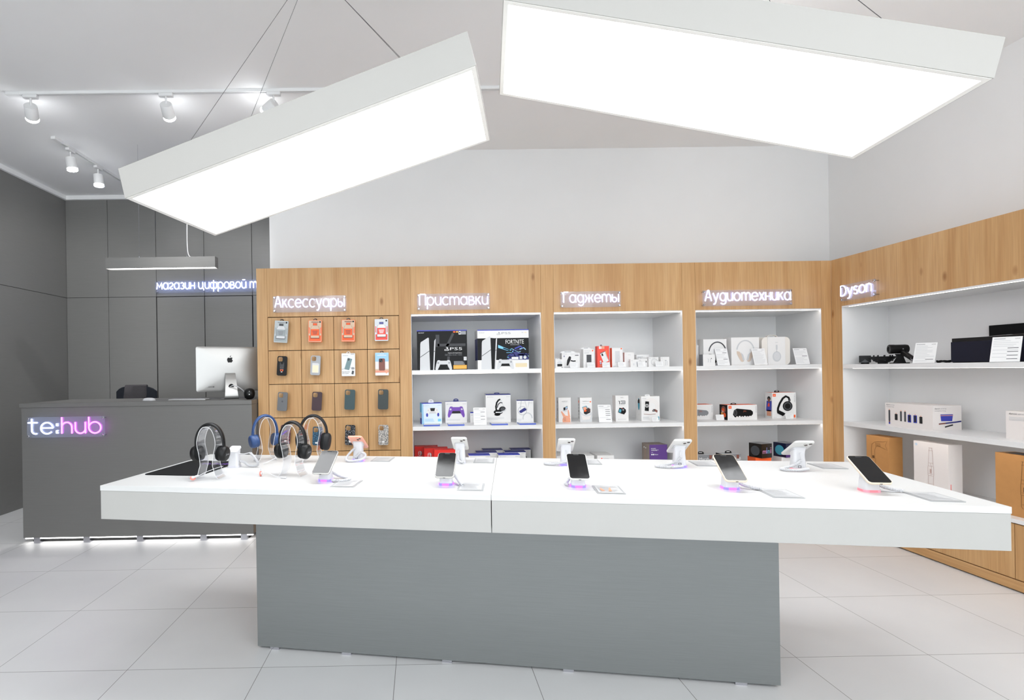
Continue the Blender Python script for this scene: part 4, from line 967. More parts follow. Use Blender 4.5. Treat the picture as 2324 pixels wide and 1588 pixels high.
swbox('red console box at the front right of the staggered three', .206, 4.42)
for nm, (x0, ys) in (('left', (.575, .0)), ('right', (.825, .0))):
    for i, wh in enumerate(('at the back', 'in the middle', 'at the front')):
        b = Box(.181, .09, .188, BOXW, top=(NAVYP, NAVYP, PSB)[i]); g = b.g; psbrand(g, b.F, .181, .186); g.rect(b.F, 0, .181, .182, .188, NAVYP if i < 2 else PSB, 1); controller(g, b.F, .09, .09, .12, INK, DGREYP)
        b.place('controller_box', 'blue-lidded white box %s of the %s staggered trio, low shelf' % (wh, nm), 'box', (x0 + .06, x0 - .015, x0 - .085)[i] - (.003, .0, .008)[i], (4.66, 4.52, 4.38)[i], Z3, 0, 'blue-lidded boxes on the low shelf')

# --- gadgets shelf
GB = 'small gadget boxes on the top gadget shelf'
b = Box(.072, .045, .073, BOXW); g = b.g; F = b.F; g.ell(F, .036, .045, .02, .013, GREYP, 2); g.rect(F, .016, .056, .014, .034, INK, 3); g.text(F, 'soundcore', .036, .064, .004, INKG, 2, w=.03, al='c'); g.rect(F, .05, .062, .004, .008, DGREYP, 2); b.tab(.03, .034, .010, PAPER)
b.place('earbuds_box', 'small white box picturing black earbuds, far left of the gadget shelf', 'box', 1.146, 4.292, Z1, 0, GB)
b = Box(.150, .06, .125, BOXW); g = b.g; F = b.F
g.poly(F, [(.038, .022), (.050, .02), (.074, .07), (.077, .09), (.068, .098), (.058, .094), (.044, .065)], INK, 3); g.line(F, [(.074, .062), (.095, .056), (.115, .058)], .010, INK, 2); g.ell(F, .019, .098, .006, .006, NAVYP, 2); g.ell(F, .019, .098, .003, .003, PAPER, 3)
g.text(F, 'BOROFONE', .008, .114, .005, INKG, 2, w=.034); g.text(F, 'Magnetic car holder', .142, .114, .005, INKG, 2, w=.07, al='r'); g.rect(F, .11, .14, .102, .108, DGREYP, 2); g.lines(F, .015, .09, .012, 2, .006, .003, INKL, 2); b.tab(.066, .13, .020, PAPER)
b.place('car_holder_box', 'white box picturing a black car phone holder', 'box', 1.256, 4.352, Z1, 0, GB)
b = Box(.091, .05, .155, BOXW); g = b.g; F = b.F; g.rect(F, .026, .066, .045, .108, DGREYP, 2); g.ell(F, .077, .141, .006, .006, ORANGE, 2); g.text(F, 'Xiaomi Power Bank', .008, .138, .005, INKG, 2, w=.055); g.lines(F, .008, .05, .128, 2, .006, .003, INKL, 2); g.rect(F, .028, .062, .02, .026, INKL, 2); b.tab(.035, .08, .018, PAPER)
b.place('power_bank_box', 'white box picturing a black power bank', 'box', X(1.355, 1.446), 4.33, Z1, 0, GB)
b = Box(.099, .05, .178, REDP); g = b.g; F = b.F; g.rect(F, .014, .036, .155, .176, BOXW, 2); g.rect(F, .038, .06, .155, .176, SKIN, 2); g.text(F, '50', .02, .16, .010, REDP, 3); g.poly(F, [(.022, .118), (.064, .138), (.094, .055), (.052, .035)], BOXW, 3); g.poly(F, [(.022, .118), (.064, .138), (.0655, .133), (.0235, .113)], DGREYP, 4)
g.poly(F, [(.032, .112), (.045, .117), (.051, .098), (.038, .094)], INK, 4); g.line(F, [(.066, .124), (.085, .07)], .003, INKG, 4); g.text(F, '30000', .082, .106, .012, AMBER, 3, w=.034, rot=PI / 2); g.ell(F, .026, .05, .008, .008, GREYP, 3); g.ell(F, .026, .034, .006, .006, CYAN, 3); g.lines(F, .018, .05, .022, 3, .006, .003, SKIN, 3)
b.tab(.048, .016, .014, BLACK)
b.place('power_bank_box', 'red box picturing a white power bank', 'box', X(1.471, 1.570), 4.33, Z1, 0, GB)
b = Box(.090, .05, .162, BOXW, side=ORANGE); g = b.g; F = b.F; g.rect(F, .026, .064, .036, .135, GREYP, 2); g.line(F, ellipse(.012, .012, 20, .055, .085) + [(.067, .085)], .0015, INKL, 3); g.ell(F, .078, .154, .006, .006, ORANGE, 2); g.lines(F, .006, .03, .012, 2, .006, .003, INKL, 2)
b.place('power_bank_box', 'white box with orange sides and a pale gray power bank picture', 'box', X(1.593, 1.684), 4.33, Z1, 0, GB)
b = Box(.081, .04, .123, BOXW); g = b.g; F = b.F; g.text(F, 'AirTag', .0405, .10, .006, INKG, 2, al='c'); g.ell(F, .0405, .05, .011, .013, BOXO, 2); g.ell(F, .043, .047, .009, .008, INK, 3, 180, 360)
b.place('tracker_box', 'white box with a tiny round black and white tracker picture', 'box', X(1.705, 1.784), 4.347, Z1, 0, GB)
b = Box(.106, .05, .104, PAPER); b.g.lines(b.F, .008, .06, .09, 2, .009, .003, INKL, 2); b.g.text(b.F, 'Adapter', .008, .078, .007, INKG, 2)
b.place('charger_box', 'plain white box behind two smaller boxes on the gadget shelf', 'box', X(1.838, 1.944), 4.43, Z1, 0, GB)
b = Box(.076, .028, .063, BOXW); fruit_mark(b.g, b.F, .012, .052, .006, INKG); b.g.rect(b.F, .022, .032, .012, .03, GREYP, 2); b.g.rect(b.F, .05, .056, .02, .044, INKL, 2)
b.place('adapter_box', 'low white box with a small plug picture, left of two touching boxes', 'box', 1.775, 4.306, Z1, 0, GB)
b = Box(.074, .045, .067, BOXW); fruit_mark(b.g, b.F, .012, .056, .006, INKG); b.g.rect(b.F, .06, .066, .036, .05, INK, 2); b.g.lines(b.F, .01, .05, .036, 3, .008, .003, INKL, 2); b.tab(.035, .034, .008, PAPER)
b.place('adapter_box', 'low white box with short hang tab, right of two touching boxes', 'box', 1.858, 4.347, Z1, 0, GB)
b = Box(.082, .04, .080, BOXW); fruit_mark(b.g, b.F, .010, .070, .006, INKG); b.g.line(b.F, ellipse(.027, .027, 32, .048, .038) + [(.075, .038)], .0016, INKG, 2); b.g.lines(b.F, .03, .055, .072, 1, .008, .003, INKL, 2)
b.place('cable_box', 'white box picturing a coiled white cable ring', 'box', X(1.899, 1.981), 4.33, Z1, 0, GB)
b = Box(.072, .035, .080, BOXW); fruit_mark(b.g, b.F, .010, .070, .006, INKG); b.g.line(b.F, [(.04, .01), (.042, .05), (.046, .054)], .004, INKL, 2); b.g.line(b.F, [(.054, .01), (.054, .046)], .004, INKL, 2); b.g.rect(b.F, .036, .039, .048, .053, INK, 3); b.g.rect(b.F, .045, .048, .048, .053, INKG, 3)
b.place('earphones_box', 'white box picturing white earphones, far right of the gadget shelf', 'box', X(1.999, 2.071), 4.33, Z1, 0, GB)
for i, (x, lab) in enumerate(((1.262, 'car phone holder box'), (1.404, 'black power bank box'), (1.528, 'red power bank box'), (1.659, 'orange-sided power bank box'), (1.822, 'two touching low boxes'), (1.968, 'cable ring box'))):
    card('small white price tag in front of the ' + lab, x, 4.284, Z1, .066, .044, 14, n=2, seed=i, grp='small white price tags')

# --- cameras shelf
CB = 'white boxes on the middle gadget shelf'
b = Box(.106, .06, .209, BOXW); g = b.g; F = b.F; g.text(F, 'insta360 GO 3', .053, .175, .007, DGREYP, 2, w=.048, al='c'); g.rect(F, .036, .076, .167, .169, INKL, 2)
g.poly(F, [(.034, 0), (.1, 0), (.1, .03), (.09, .05), (.062, .056), (.042, .046), (.032, .022)], SKIN, 2); g.poly(F, [(.04, .042), (.02, .088), (.027, .095), (.06, .054)], SKIN, 3); g.poly(F, [(.08, .05), (.077, .104), (.086, .104), (.1, .04)], SKIN, 3)
for i in range(3): g.line(F, [(.036 + .004 * i, .034 - .011 * i), (.062, .036 - .011 * i)], .002, BROWNP, 4)
g.rect(F, 0, 0.001, 0, .001, BOXW, 2); g.poly(F, [(.03, .1), (.055, .105), (.07, .108), (.074, .09), (.05, .088)], GREYP, 3); g.poly(F, [(.042, .118), (.076, .14), (.077, .11), (.044, .098)], DGREYP, 3); g.poly(F, [(.046, .116), (.073, .134), (.074, .113), (.048, .102)], SKYP, 4); g.ell(F, .05, .115, .009, .012, INK, 5); g.poly(F, [(.056, .113), (.07, .118), (.073, .113)], ORANGE, 5)
for i in range(5): g.rect(b.L, .02, .035, .03 + .032 * i, .055 + .032 * i, (CREAM, INKL, INKG, INKL, INKG)[i], 1)
b.place('camera_box', 'white box picturing a hand holding a tiny camera', 'box', X(1.171, 1.277), 4.445, Z2, 0, CB)
b = Box(.102, .06, .206, BOXW); g = b.g; F = b.F; g.text(F, 'insta360 Ace Pro', .022, .172, .007, DGREYP, 2, w=.056); g.ell(F, .089, .17, .006, .006, ORANGE, 2); g.rect(F, .016, .08, .155, .157, INKL, 2)
g.poly(F, [(0, 0), (.102, 0), (.102, .085), (.07, .06), (.03, .062), (0, .09)], GREYP, 2); g.poly(F, [(.02, .015), (.08, .02), (.095, .055), (.05, .045), (.01, .06)], BOXO, 3)
g.poly(F, [(.016, .125), (.055, .137), (.068, .11), (.03, .092)], TEAL, 4); g.poly(F, [(.022, .12), (.05, .13), (.06, .112), (.034, .098)], SKIN, 5); g.poly(F, [(.03, .094), (.072, .12), (.088, .108), (.086, .078), (.05, .062), (.032, .07)], INK, 4); g.ell(F, .074, .10, .012, .013, BROWNP, 5); g.ell(F, .074, .10, .008, .009, INK, 6); g.poly(F, [(.032, .098), (.05, .105), (.056, .09), (.036, .084)], ORANGE, 5)
for i in range(6): g.rect(b.L, .018, .034, .025 + .027 * i, .046 + .027 * i, (INKG, INKG, DGREYP, INKG, INKG, ORANGE)[i], 1)
b.place('camera_box', 'white box picturing an action camera over splashing water', 'box', X(1.357, 1.459), 4.45, Z2, 0, CB)
card('white price card between the splashing camera box and the box marked 13', 1.548, 4.375, Z2, .112, .150, 14, n=7, seed=5)
b = Box(.110, .07, .220, BOXW, side=BOXO); g = b.g; F = b.F; g.text(F, 'GoPro', .055, .199, .006, DGREYP, 2, w=.024, al='c'); g.line(F, [(.024, .172), (.034, .172), (.034, .147)], .006, INK, 2); g.line(F, [(.044, .173), (.082, .173), (.082, .150), (.044, .150)], .005, INK, 2); g.line(F, [(.05, .1615), (.082, .1615)], .004, INK, 3); g.text(F, 'BLACK', .055, .137, .006, INKG, 2, w=.048, al='c')
g.poly(F, [(.02, .078), (.032, .116), (.052, .112), (.066, .118), (.086, .1), (.088, .08), (.072, .058), (.045, .066)], CARDK, 3); g.poly(F, [(.025, .08), (.032, .105), (.05, .1), (.044, .074)], TEAL, 4); g.ell(F, .064, .098, .009, .009, MGREYP, 4); g.line(F, [(.048, .11), (.06, .112)], .002, REDB, 5)
for i in range(6): g.rect(F, .022 + i * .012, .027 + i * .012, .012, .022, INKL, 2)
b.place('camera_box', 'white box marked 13 picturing a black action camera', 'box', X(1.658, 1.768), 4.44, Z2, 0, CB)
b = Box(.156, .115, .210, BOXW); g = b.g; F = b.F; g.text(F, 'momax', .008, .188, .008, INKG, 2, w=.035)
for r_ in (.042, .056, .068): g.line(F, arc(.082, .12, r_, r_, -50, 160, 22), .006, BOXO, 1)
g.poly(F, [(.028, .088), (.062, .084), (.066, .165), (.034, .168)], CARDK, 3); g.line(F, ellipse(.013, .013, 22, .047, .13) + [(.06, .13)], .004, PAPER, 4); g.rect(F, .045, .05, .122, .138, PAPER, 4); g.line(F, [(.016, .066), (.06, .060), (.12, .062), (.132, .07)], .008, BOXO, 2); g.line(F, [(.02, .058), (.07, .055), (.12, .058)], .003, BROWNP, 3); g.poly(F, [(.09, .082), (.10, .1), (.118, .1), (.138, .088), (.134, .07), (.116, .08)], BROWNP, 3); g.poly(F, [(.094, .08), (.101, .1), (.115, .1), (.112, .08)], CARDK, 4); g.ell(F, .104, .09, .006, .006, MGREYP, 5)
g.lines(F, .012, .09, .036, 3, .009, .004, INKL, 2, 4); g.poly(F, rrect(.012, .032, .006, 4, .145, .022), TEAL, 2); g.poly(b.L, ellipse(.02, .052, 22, .065, .142), TEAL, 1); g.poly(b.L, [(.045, .15), (.085, .15), (.085, .182), (.06, .185), (.045, .17)], CARDK, 2); g.text(b.L, '3', .063, .045, .012, INKG, 1)
b.tab(.068, .044, .016, PAPER, -.02)
b.place('charger_box', 'large white box picturing a phone and watch charging stand', 'box', X(1.874, 2.03), 4.43, Z2, 0, CB)
card('small white price tag in front of the charging stand box', 1.968, 4.372, Z2, .055, .036, 14, n=2, seed=9, grp='small white price tags')

# --- low gadget shelf
for i, (a, c_) in enumerate(((1.164, 1.317), (1.340, 1.488), (1.515, 1.660))):
    b = Box(c_ - a, .20, .146, BOXW); b.g.text(b.F, 'Google Home', .05, .115, .008, INKG, 2, w=.05); b.g.ell(b.F, .038, .119, .006, .006, (ORANGE, CYAN, REDP)[i], 2)
    b.place('speaker_box', ('plain white flat-topped box nearest the left oak post, low gadget shelf', 'plain white flat-topped box in the middle on the low gadget shelf', 'plain white flat-topped box right of its two neighbours, low gadget shelf')[i], 'box', X(a, c_), 4.50, Z3, 0, 'plain white boxes on the low gadget shelf')
b = Box(.153, .15, .239, VIOLB, side=TAUPE, top=TAUPE); g = b.g; F = b.F; g.text(F, 'MONO', .015, .200, .011, PAPER, 2, w=.040); g.text(F, 'CHROME™', .015, .186, .011, PAPER, 2, w=.062); g.rect(F, .016, .03, .172, .174, PAPER, 2); g.ell(F, .02, .155, .006, .006, PAPER, 2); g.ell(F, .034, .155, .006, .006, PAPER, 2); g.text(F, 'Base', .044, .151, .009, PAPER, 2, w=.03)
g.line(b.L, [(.03, .20), (.05, .21), (.07, .2), (.09, .205)], .006, PAPER, 1); g.line(b.L, [(.06, .1), (.065, .19)], .003, SKIN, 1)
b.place('speaker_box', 'purple box with taupe sides on the low gadget shelf', 'box', X(1.946, 2.099), 4.45, Z3, 0, 'boxes on the low gadget shelf')

# --- audio shelf
AB = 'headphone boxes on the top audio shelf'
b = Box(.064, .04, .178, BOXW); g = b.g; F = b.F; g.line(F, [(.02, .12), (.022, .15), (.028, .155)], .004, INKL, 2); g.rect(F, .016, .02, .15, .156, INK, 3); g.rect(F, .03, .034, .155, .162, INK, 3); g.line(F, [(.034, .13), (.034, .158)], .004, INKL, 2)
b.place('earphones_box', 'narrow white earphones box at the back left of the audio shelf', 'box', 2.338, 4.43, Z1, 0, AB)
b = Box(.100, .055, .095, BOXW, side=MGREYP); g = b.g; F = b.F; g.line(F, [(.043, .03), (.045, .055), (.038, .06)], .005, INKL, 2); g.line(F, [(.062, .028), (.062, .06)], .005, INKL, 2); g.rect(F, .066, .071, .056, .064, INK, 3)
b.place('earphones_box', 'small square white earphones box at the front left of the audio shelf', 'box', X(2.334, 2.434), 4.295, Z1, 0, AB)
def hp_pic(g, F, cu, cv, rx, ry, band, bw, L=2): g.line(F, arc(cu, cv, rx, ry, 8, 172, 22), bw, band, L)
b = Box(.196, .09, .223, BOXW); g = b.g; F = b.F; hp_pic(g, F, .118, .11, .072, .088, DGREYP, .010); g.poly(F, [(.045, .10), (.07, .098), (.09, .06), (.11, .035), (.098, .018), (.088, .02), (.075, .06), (.066, .088), (.044, .092)], CARDK, 3); g.ell(F, .184, .105, .012, .012, DGREYP, 3)
b.place('headphones_box', 'white box picturing a black headband, leftmost headphone box', 'box', X(2.377, 2.573), 4.366, Z1, 0, AB)
b = Box(.236, .11, .235, BOXW); g = b.g; F = b.F; hp_pic(g, F, .118, .12, .072, .088, INKL, .011); champ = mat('champagne_print', (206, 188, 172), .5)
for sx in (-1, 1): g.poly(F, [(.118 + sx * .074, .12), (.118 + sx * .072, .095), (.118 + sx * .04, .035), (.118 + sx * .028, .028), (.118 + sx * .012, .035), (.118 + sx * .022, .075), (.118 + sx * .05, .115)][::sx], champ, 3); g.poly(F, [(.118 + sx * .022, .04), (.118 + sx * .008, .045), (.118 + sx * .02, .09), (.118 + sx * .04, .11)][::sx], INKL, 4)
b.place('headphones_box', 'white box picturing silver headphones, middle headphone box', 'box', X(2.613, 2.848), 4.366, Z1, 0, AB)
cw_ = mat('cream_white_case', (226, 221, 214), .55)
o = thing('headphones_case', 'rounded white headphone case with a handle and paper sleeve', 'box', (2.992, 4.43, Z1), 0, AB)
P = rrect(.238, .233, .035, 7, 0, .1165)
G().prism(P, -.065, .06, cw_, FR((0, 0, 0), (1, 0, 0), (0, 0, 1))).build('case', o, smooth=50, bevel=.008)
b = Box(.146, .137, .2345, BOXW); g = b.g; F = b.F; g.text(F, 'SONY', .073, .185, .006, INKG, 2, al='c'); g.rect(F, .066, .08, .128, .168, INKL, 2); g.line(F, [(.073, .128), (.072, .115), (.075, .108)], .003, INKG, 3); g.poly(F, ellipse(.036, .044, 26, .073, .07), INKL, 2); g.poly(F, ellipse(.026, .034, 26, .074, .072), GREYP, 3)
q = b.g.build('sleeve', o, loc=(.0, 0, -.0003), smooth=0)
G().strip([(-.045, .234), (-.035, .247), (-.015, .252), (.02, .252), (.04, .247), (.05, .234)], -.012, .012, .004, cw_).build('handle', o)
card('white price card before the black headband box', 2.512, 4.305, Z1, .105, .150, 17, seed=11, n=9)
card('white price card before the silver headphones box', 2.822, 4.305, Z1, .112, .145, 17, seed=12, n=12)
card('white price card alone at the right end of the audio shelf', 3.172, 4.305, Z1, .118, .142, 17, seed=13, n=11)

# --- speakers shelf
SB = 'orange-topped boxes on the middle audio shelf'
def spk(g, F, u, v, w, h, m, brand):
    g.poly(F, [(u, v + h * .3), (u + .1 * w, v), (u + .9 * w, v + h * .1), (u + w, v + h * .35), (u + w, v + h * .62), (u + .9 * w, v + h * .82), (u + .2 * w, v + h), (u + .05 * w, v + h * .8)], m, 2); g.poly(F, ellipse(.08 * w, .35 * h, 20, u + .13 * w, v + .52 * h), DGREYP, 3); g.poly(F, ellipse(.05 * w, .24 * h, 20, u + .13 * w, v + .52 * h), INK, 4); g.text(F, brand, u + .6 * w, v + .62 * h, .012, mat('dark_orange_print', (150, 70, 40), .5), 3, w=.03, al='c')
    for i in range(6): g.ell(F, u + .2 * w + i * .13 * w, v + .03 * h + (i % 2) * .04 * h, .05 * w, .10 * h, BOXW if i % 2 else BOXO, 5)
b = Box(.235, .118, .128, BOXW, top=ORANGE); g = b.g; F = b.F; spk(g, F, .03, .025, .165, .065, MGREYP, 'JBL'); g.text(F, 'CHARGE', .223, .115, .008, INKG, 2, w=.055, rot=-PI / 2); g.rect(F, .012, .032, .1, .12, ORANGE, 2)
b.place('speaker_box', 'orange-topped white box picturing a gray speaker, cut off by the oak post', 'box', 2.516 - .1175, 4.484, Z2, 0, SB)
b = Box(.251, .118, .127, BOXW, side=CARDK, top=ORANGE); g = b.g; F = b.F; spk(g, F, .045, .022, .17, .075, CARDK, 'JBL'); g.rect(F, .008, .034, .096, .119, ORANGE, 2); g.text(F, 'JBL', .021, .104, .007, PAPER, 3, al='c'); g.text(F, 'CHARGE', .238, .115, .008, INKG, 2, w=.055, rot=-PI / 2); g.text(F, 'Bluetooth', .01, .008, .005, INKG, 2)
g.ell(b.L, .06, .085, .035, .03, BROWNP, 1); g.ell(b.L, .055, .08, .02, .018, ORANGE, 2); g.ell(b.L, .075, .04, .022, .02, ORANGE, 2); g.ell(b.L, .04, .05, .014, .016, AMBER, 3); g.text(b.L, '28h', .03, .06, .018, PAPER, 4)
b.tab(.085, .052, .014, BLACK, .0)
b.place('speaker_box', 'orange-topped white box picturing a black speaker', 'box', X(2.589, 2.840), 4.394, Z2, 0, SB)
b = Box(.206, .09, .222, BOXW, top=ORANGE); g = b.g; F = b.F; g.rect(F, .006, .032, .188, .212, ORANGE, 2); g.text(F, 'JBL', .019, .196, .007, PAPER, 3, al='c')
g.line(F, [(.048, .06), (.05, .09), (.066, .13), (.092, .172), (.118, .19), (.142, .178), (.152, .15)], .018, CARDK, 2); g.line(F, [(.146, .16), (.148, .135)], .016, DGREYP, 3); g.ell(F, .132, .105, .042, .042, CARDK, 4); g.ell(F, .132, .105, .034, .034, DGREYP, 5); g.ell(F, .132, .105, .024, .024, CARDK, 6); g.poly(F, [(.04, .06), (.06, .07), (.10, .05), (.115, .04), (.09, .02), (.06, .035), (.042, .045)], CARDK, 3)
g.text(F, 'TUNE 520BT', .19, .212, .009, INKG, 2, w=.075, rot=-PI / 2); g.rect(F, .185, .2, .006, .03, ORANGE, 2); g.text(F, 'Bluetooth', .01, .008, .005, INKG, 2)
L_ = b.L; g.ell(L_, .05, .17, .022, .02, INK, 1); g.poly(L_, [(.01, .06), (.08, .06), (.085, .15), (.02, .15)], PSB, 1); g.ell(L_, .05, .155, .014, .018, BROWNP, 2); g.rect(L_, .02, .075, .02, .07, SKIN, 1); g.poly(L_, [(.03, .1), (.06, .1), (.06, .13), (.04, .13)], REDP, 2)
b.tab(.085, .046, .018, BLACK, .02)
b.place('headphones_box', 'orange-topped white box picturing black on-ear headphones', 'box', X(3.019, 3.225), 4.468, Z2, 0, SB)
card('small white price tag between the two speaker boxes', 2.530, 4.40, Z2, .070, .048, 14, n=2, seed=21, grp='small white price tags')
card('small white price tag in front of the on-ear headphones box', 3.128, 4.41, Z2, .070, .045, 14, n=2, seed=22, grp='small white price tags')

# --- low audio shelf
for i, (a, c_, lab) in enumerate(((2.300, 2.467, 'gray speaker box with white script, half behind the oak post'), (2.543, 2.699, 'gray speaker box with a black side, behind the fourth phone'))):
    b = Box(c_ - a, .10, .152 + .004 * i, MGREYP if i == 0 else MGREYP, side=CARDK, top=INKL); g = b.g; F = b.F; w = c_ - a
    g.text(F, 'Marshall', w * .28, .105, .028, PAPER, 2, w=.11); g.rect(F, w - .036, w - .014, .118, .15, BROWNP, 2); b.tab(w * .5, .06, .024, BLACK, .0); g.rect(b.L, .06, .09, .12, .132, PAPER, 1)
    b.place('speaker_box', lab, 'box', X(a, c_), 4.40, Z3, 0, 'boxes on the low audio shelf')
b = Box(.134, .11, .118, ORANGE); b.place('speaker_box', 'orange box under the dark cube box with pastel lettering', 'box', 2.905, 4.42, Z3, 0, 'boxes on the low audio shelf')
mirror = mat('dark_glossy_card', (30, 26, 24), .15)
def cube(label, x, y, z, rz, circ, word, m):
    b = Box(.118, .118, .120, m, top=INKG); g = b.g; g.poly(b.L, ellipse(.042, .042, 30, .059, .058), circ, 1)
    if word:
        u = .012
        for ch, c_ in zip(word, ('pk', 'bl', 'cy', 'pk')): g.text(b.F, ch, u, .038, .056 if ch == 'i' else .042, {'pk': mat('pink_print', (226, 150, 200), .5), 'bl': mat('lilac_print', (150, 160, 230), .5), 'cy': CYAN}[c_], 2); u += .042 if ch == 'm' else (.016 if ch == 'i' else .030)
    else: g.rect(b.F, .0, .118, .0, .05, VIOLB, 1)
    b.place('speaker_box', label, 'box', x, y, z, rz, 'boxes on the low audio shelf')
cube('dark cube box with pastel lettering standing on the orange box', 2.905, 4.40, Z3 + .1182, R(18), DGREYP, 'mini', mirror)
b = Box(.13, .11, .118, BOXW); b.place('speaker_box', 'white box under the dark blue cube box', 'box', 3.125, 4.42, Z3, 0, 'boxes on the low audio shelf')
cube('dark blue cube box half hidden by the rightmost back phone', 3.125, 4.41, Z3 + .1182, R(14), TEAL, None, mat('midnight_card', (20, 24, 52), .3))

# ------------------------------------------------------------------ phone cases and packs on the square panels
UNIT = [o for o in bpy.data.objects if o.name == 'accessory_wall_unit'][0]
YC_ = YB - .05
def hook(x, z): G().tube([(x, YB + .003, z), (x, YC_ - .012, z), (x, YC_ - .016, z + .008)], .0022, CHROME, 7).build('hook', UNIT)
def pcase(label, x, z, m, roll=3, deco=None, h=.158, w=.079, yaw=0):
    o = thing('phone_case', label, 'phone case', (x, YC_, z), rot=(R(-3), R(roll), R(yaw)), group='phone cases on the square panels')
    out = rrect(w, h, .014, 6); hx, hz = -w / 2 + .025, h / 2 - .026
    hole = rrect(.036, .036, .010, 5, hx, hz)
    # keyhole outline: outer ring, cut to the hole, back out
    k = min(range(len(out)), key=lambda i: (out[i][0] + w / 2) ** 2 + (out[i][1] - hz) ** 2 if out[i][0] < 0 else 9)
    j = min(range(len(hole)), key=lambda i: (hole[i][0] - out[k][0]) ** 2 + (hole[i][1] - out[k][1]) ** 2)
    hl = (hole[j:] + hole[:j])[::-1]; hl = [hl[-1]] + hl[:-1]
    P = out[:k + 1] + [hl[0]] + hl[1:] + [hl[0], out[k]] + out[k + 1:]
    F = FR((0, 0, 0), (1, 0, 0), (0, 0, 1)); g = G()
    n = len(P); g.add([(a, b_, 0) for a, b_ in P], [tuple(range(n))], m, F)
    lip = [(a * .97, b_ * .985) for a, b_ in out]; no = len(out)
    g.add([(a, b_, -.010) for a, b_ in out] + [(a, b_, 0) for a, b_ in out], [(i, (i + 1) % no, no + (i + 1) % no, no + i) for i in range(no)], m, F)
    g.add([(a, b_, -.0018) for a, b_ in P], [tuple(range(n - 1, -1, -1))], m, F)
    nh = len(hole); g.add([(a, b_, -.0018) for a, b_ in hole] + [(a, b_, .0012) for a, b_ in hole], [(i, (i + 1) % nh, nh + (i + 1) % nh, nh + i) for i in range(nh)], m, F)
    if deco: deco(g, F)
    g.build('shell', o, smooth=40)
    hook(x + hx + .012, z + hz + .012)
def pack(label, x, z, w, h, d, m, art, roll=0, tabm=None):
    o = thing('case_pack', label, 'phone case pack', (x, YC_, z), rot=(R(-2), R(roll), 0), group='packed phone cases on the square panels')
    g = G(); F = FR((0, -d / 2, 0), (1, 0, 0), (0, 0, 1)); g.prism(rrect(w, h, .004, 3), -d, 0, m, F); art(g, F); g.build('carton', o, smooth=30)
    t = G(); t.line(FR((0, 0, h / 2), (1, 0, 0), (0, 0, 1)), arc(0, .002, .013, .010, 0, 180, 12), .006, tabm or BLACK, 0); t.build('hang_tab', o, smooth=0)
    hook(x, z + h / 2 + .009)
def bottle(fr, cap, body, band, bg):
    def art(g, F):
        w, h = .108, .176
        g.poly(F, rrect(w - .006, h - .006, .004, 2), bg, 1); g.rect(F, -w / 2 + .006, w / 2 - .006, -h / 2 + .008, -.035, band, 2)
        B_ = [(-.034, -.055), (.034, -.055), (.034, .022), (.026, .04), (.014, .046), (-.014, .046), (-.026, .04), (-.034, .022)]
        g.poly(F, [(x * 1.06, y * 1.04 - .002) for x, y in B_], INK, 3); g.poly(F, B_, body, 4); g.rect(F, -.033, .033, -.036, .016, band, 5); g.rect(F, -.017, .017, .046, .064, INK, 4); g.rect(F, -.0155, .0155, .0475, .0625, cap, 5)
        for i in range(3): g.rect(F, -.022 + .003 * i, .022 - .003 * i, -.004 - i * .011, .002 - i * .011, fr, 6)
        g.rect(F, -.03, .03, .070, .076, fr, 3); g.ell(F, w / 2 - .014, h / 2 - .014, .007, .007, INK, 3)
        for sx in (-1, 1): g.rect(F, sx * .046 - .003, sx * .046 + .003, -.02, .03, band, 3)
    return art
GRAYG = mat('blue_gray_print', (150, 158, 160), .5); ORB = mat('bottle_orange_print', (248, 92, 36), .5); BEIGE = mat('beige_print', (206, 178, 152), .5); INDIGO = mat('indigo_print', (84, 84, 150), .5); PINKR = mat('tomato_print', (232, 74, 62), .5)
PKW = mat('pack_gray_plastic', (176, 182, 184), .35); PKO = mat('pack_orange_plastic', (240, 116, 58), .35); PKL = mat('pack_silver_plastic', (206, 210, 216), .35)
pack('gray pack picturing a gray bottle, top left square panel', -1.121, 1.646, .108, .176, .02, PKW, bottle(MGREYP, DGREYP, GREYP, GRAYG, PKW), 4)
pack('orange pack picturing an orange bottle, second square panel of the top row', -.847, 1.646, .108, .176, .02, PKO, bottle(BROWNP, ORB, BEIGE, ORB, BEIGE), 1)
pack('orange pack picturing an orange bottle, third square panel of the top row', -.580, 1.646, .108, .176, .02, PKO, bottle(BROWNP, ORB, BEIGE, ORB, BEIGE), 1)
pack('silver pack picturing a red and violet bottle, top right square panel', -.312, 1.648, .108, .176, .02, PKL, bottle(PAPER, INDIGO, BOXW, PINKR, PKL))
def dog(g, F):
    d = mat('case_relief_black', (34, 34, 36), .35)
    g.poly(F, [(-.018, .0), (-.016, .035), (-.006, .012), (.006, .012), (.016, .035), (.018, 0), (.014, -.03), (0, -.05), (-.014, -.03)], d, 2); g.poly(F, [(-.014, -.03), (.014, -.03), (.010, -.044), (-.010, -.044)], ORANGE, 3); g.poly(F, [(-.006, -.034), (.006, -.034), (.004, -.046), (-.004, -.046)], INK, 4); g.rect(F, -.006, .006, -.052, -.046, BOXW, 4)
    for sx in (-1, 1): g.rect(F, sx * .009 - .003, sx * .009 + .003, -.018, -.015, BROWNP, 4)
def wallet(g, F): g.poly(F, [(-.026, -.06), (.03, -.06), (.03, .01), (.022, .018), (-.026, .018)], mat('pale_case_plate', (206, 206, 206), .4), 2); g.rect(F, -.022, .024, -.058, .0, mat('cream_card_insert', (246, 222, 192), .5), 3)
KC = mat('case_black', (8, 8, 9), .5, ior=1.35); GC = mat('case_silver_gray', (160, 162, 166), .4)
pcase('black phone case with an orange-mouthed dog face', -1.120, 1.371, KC, 3, dog)
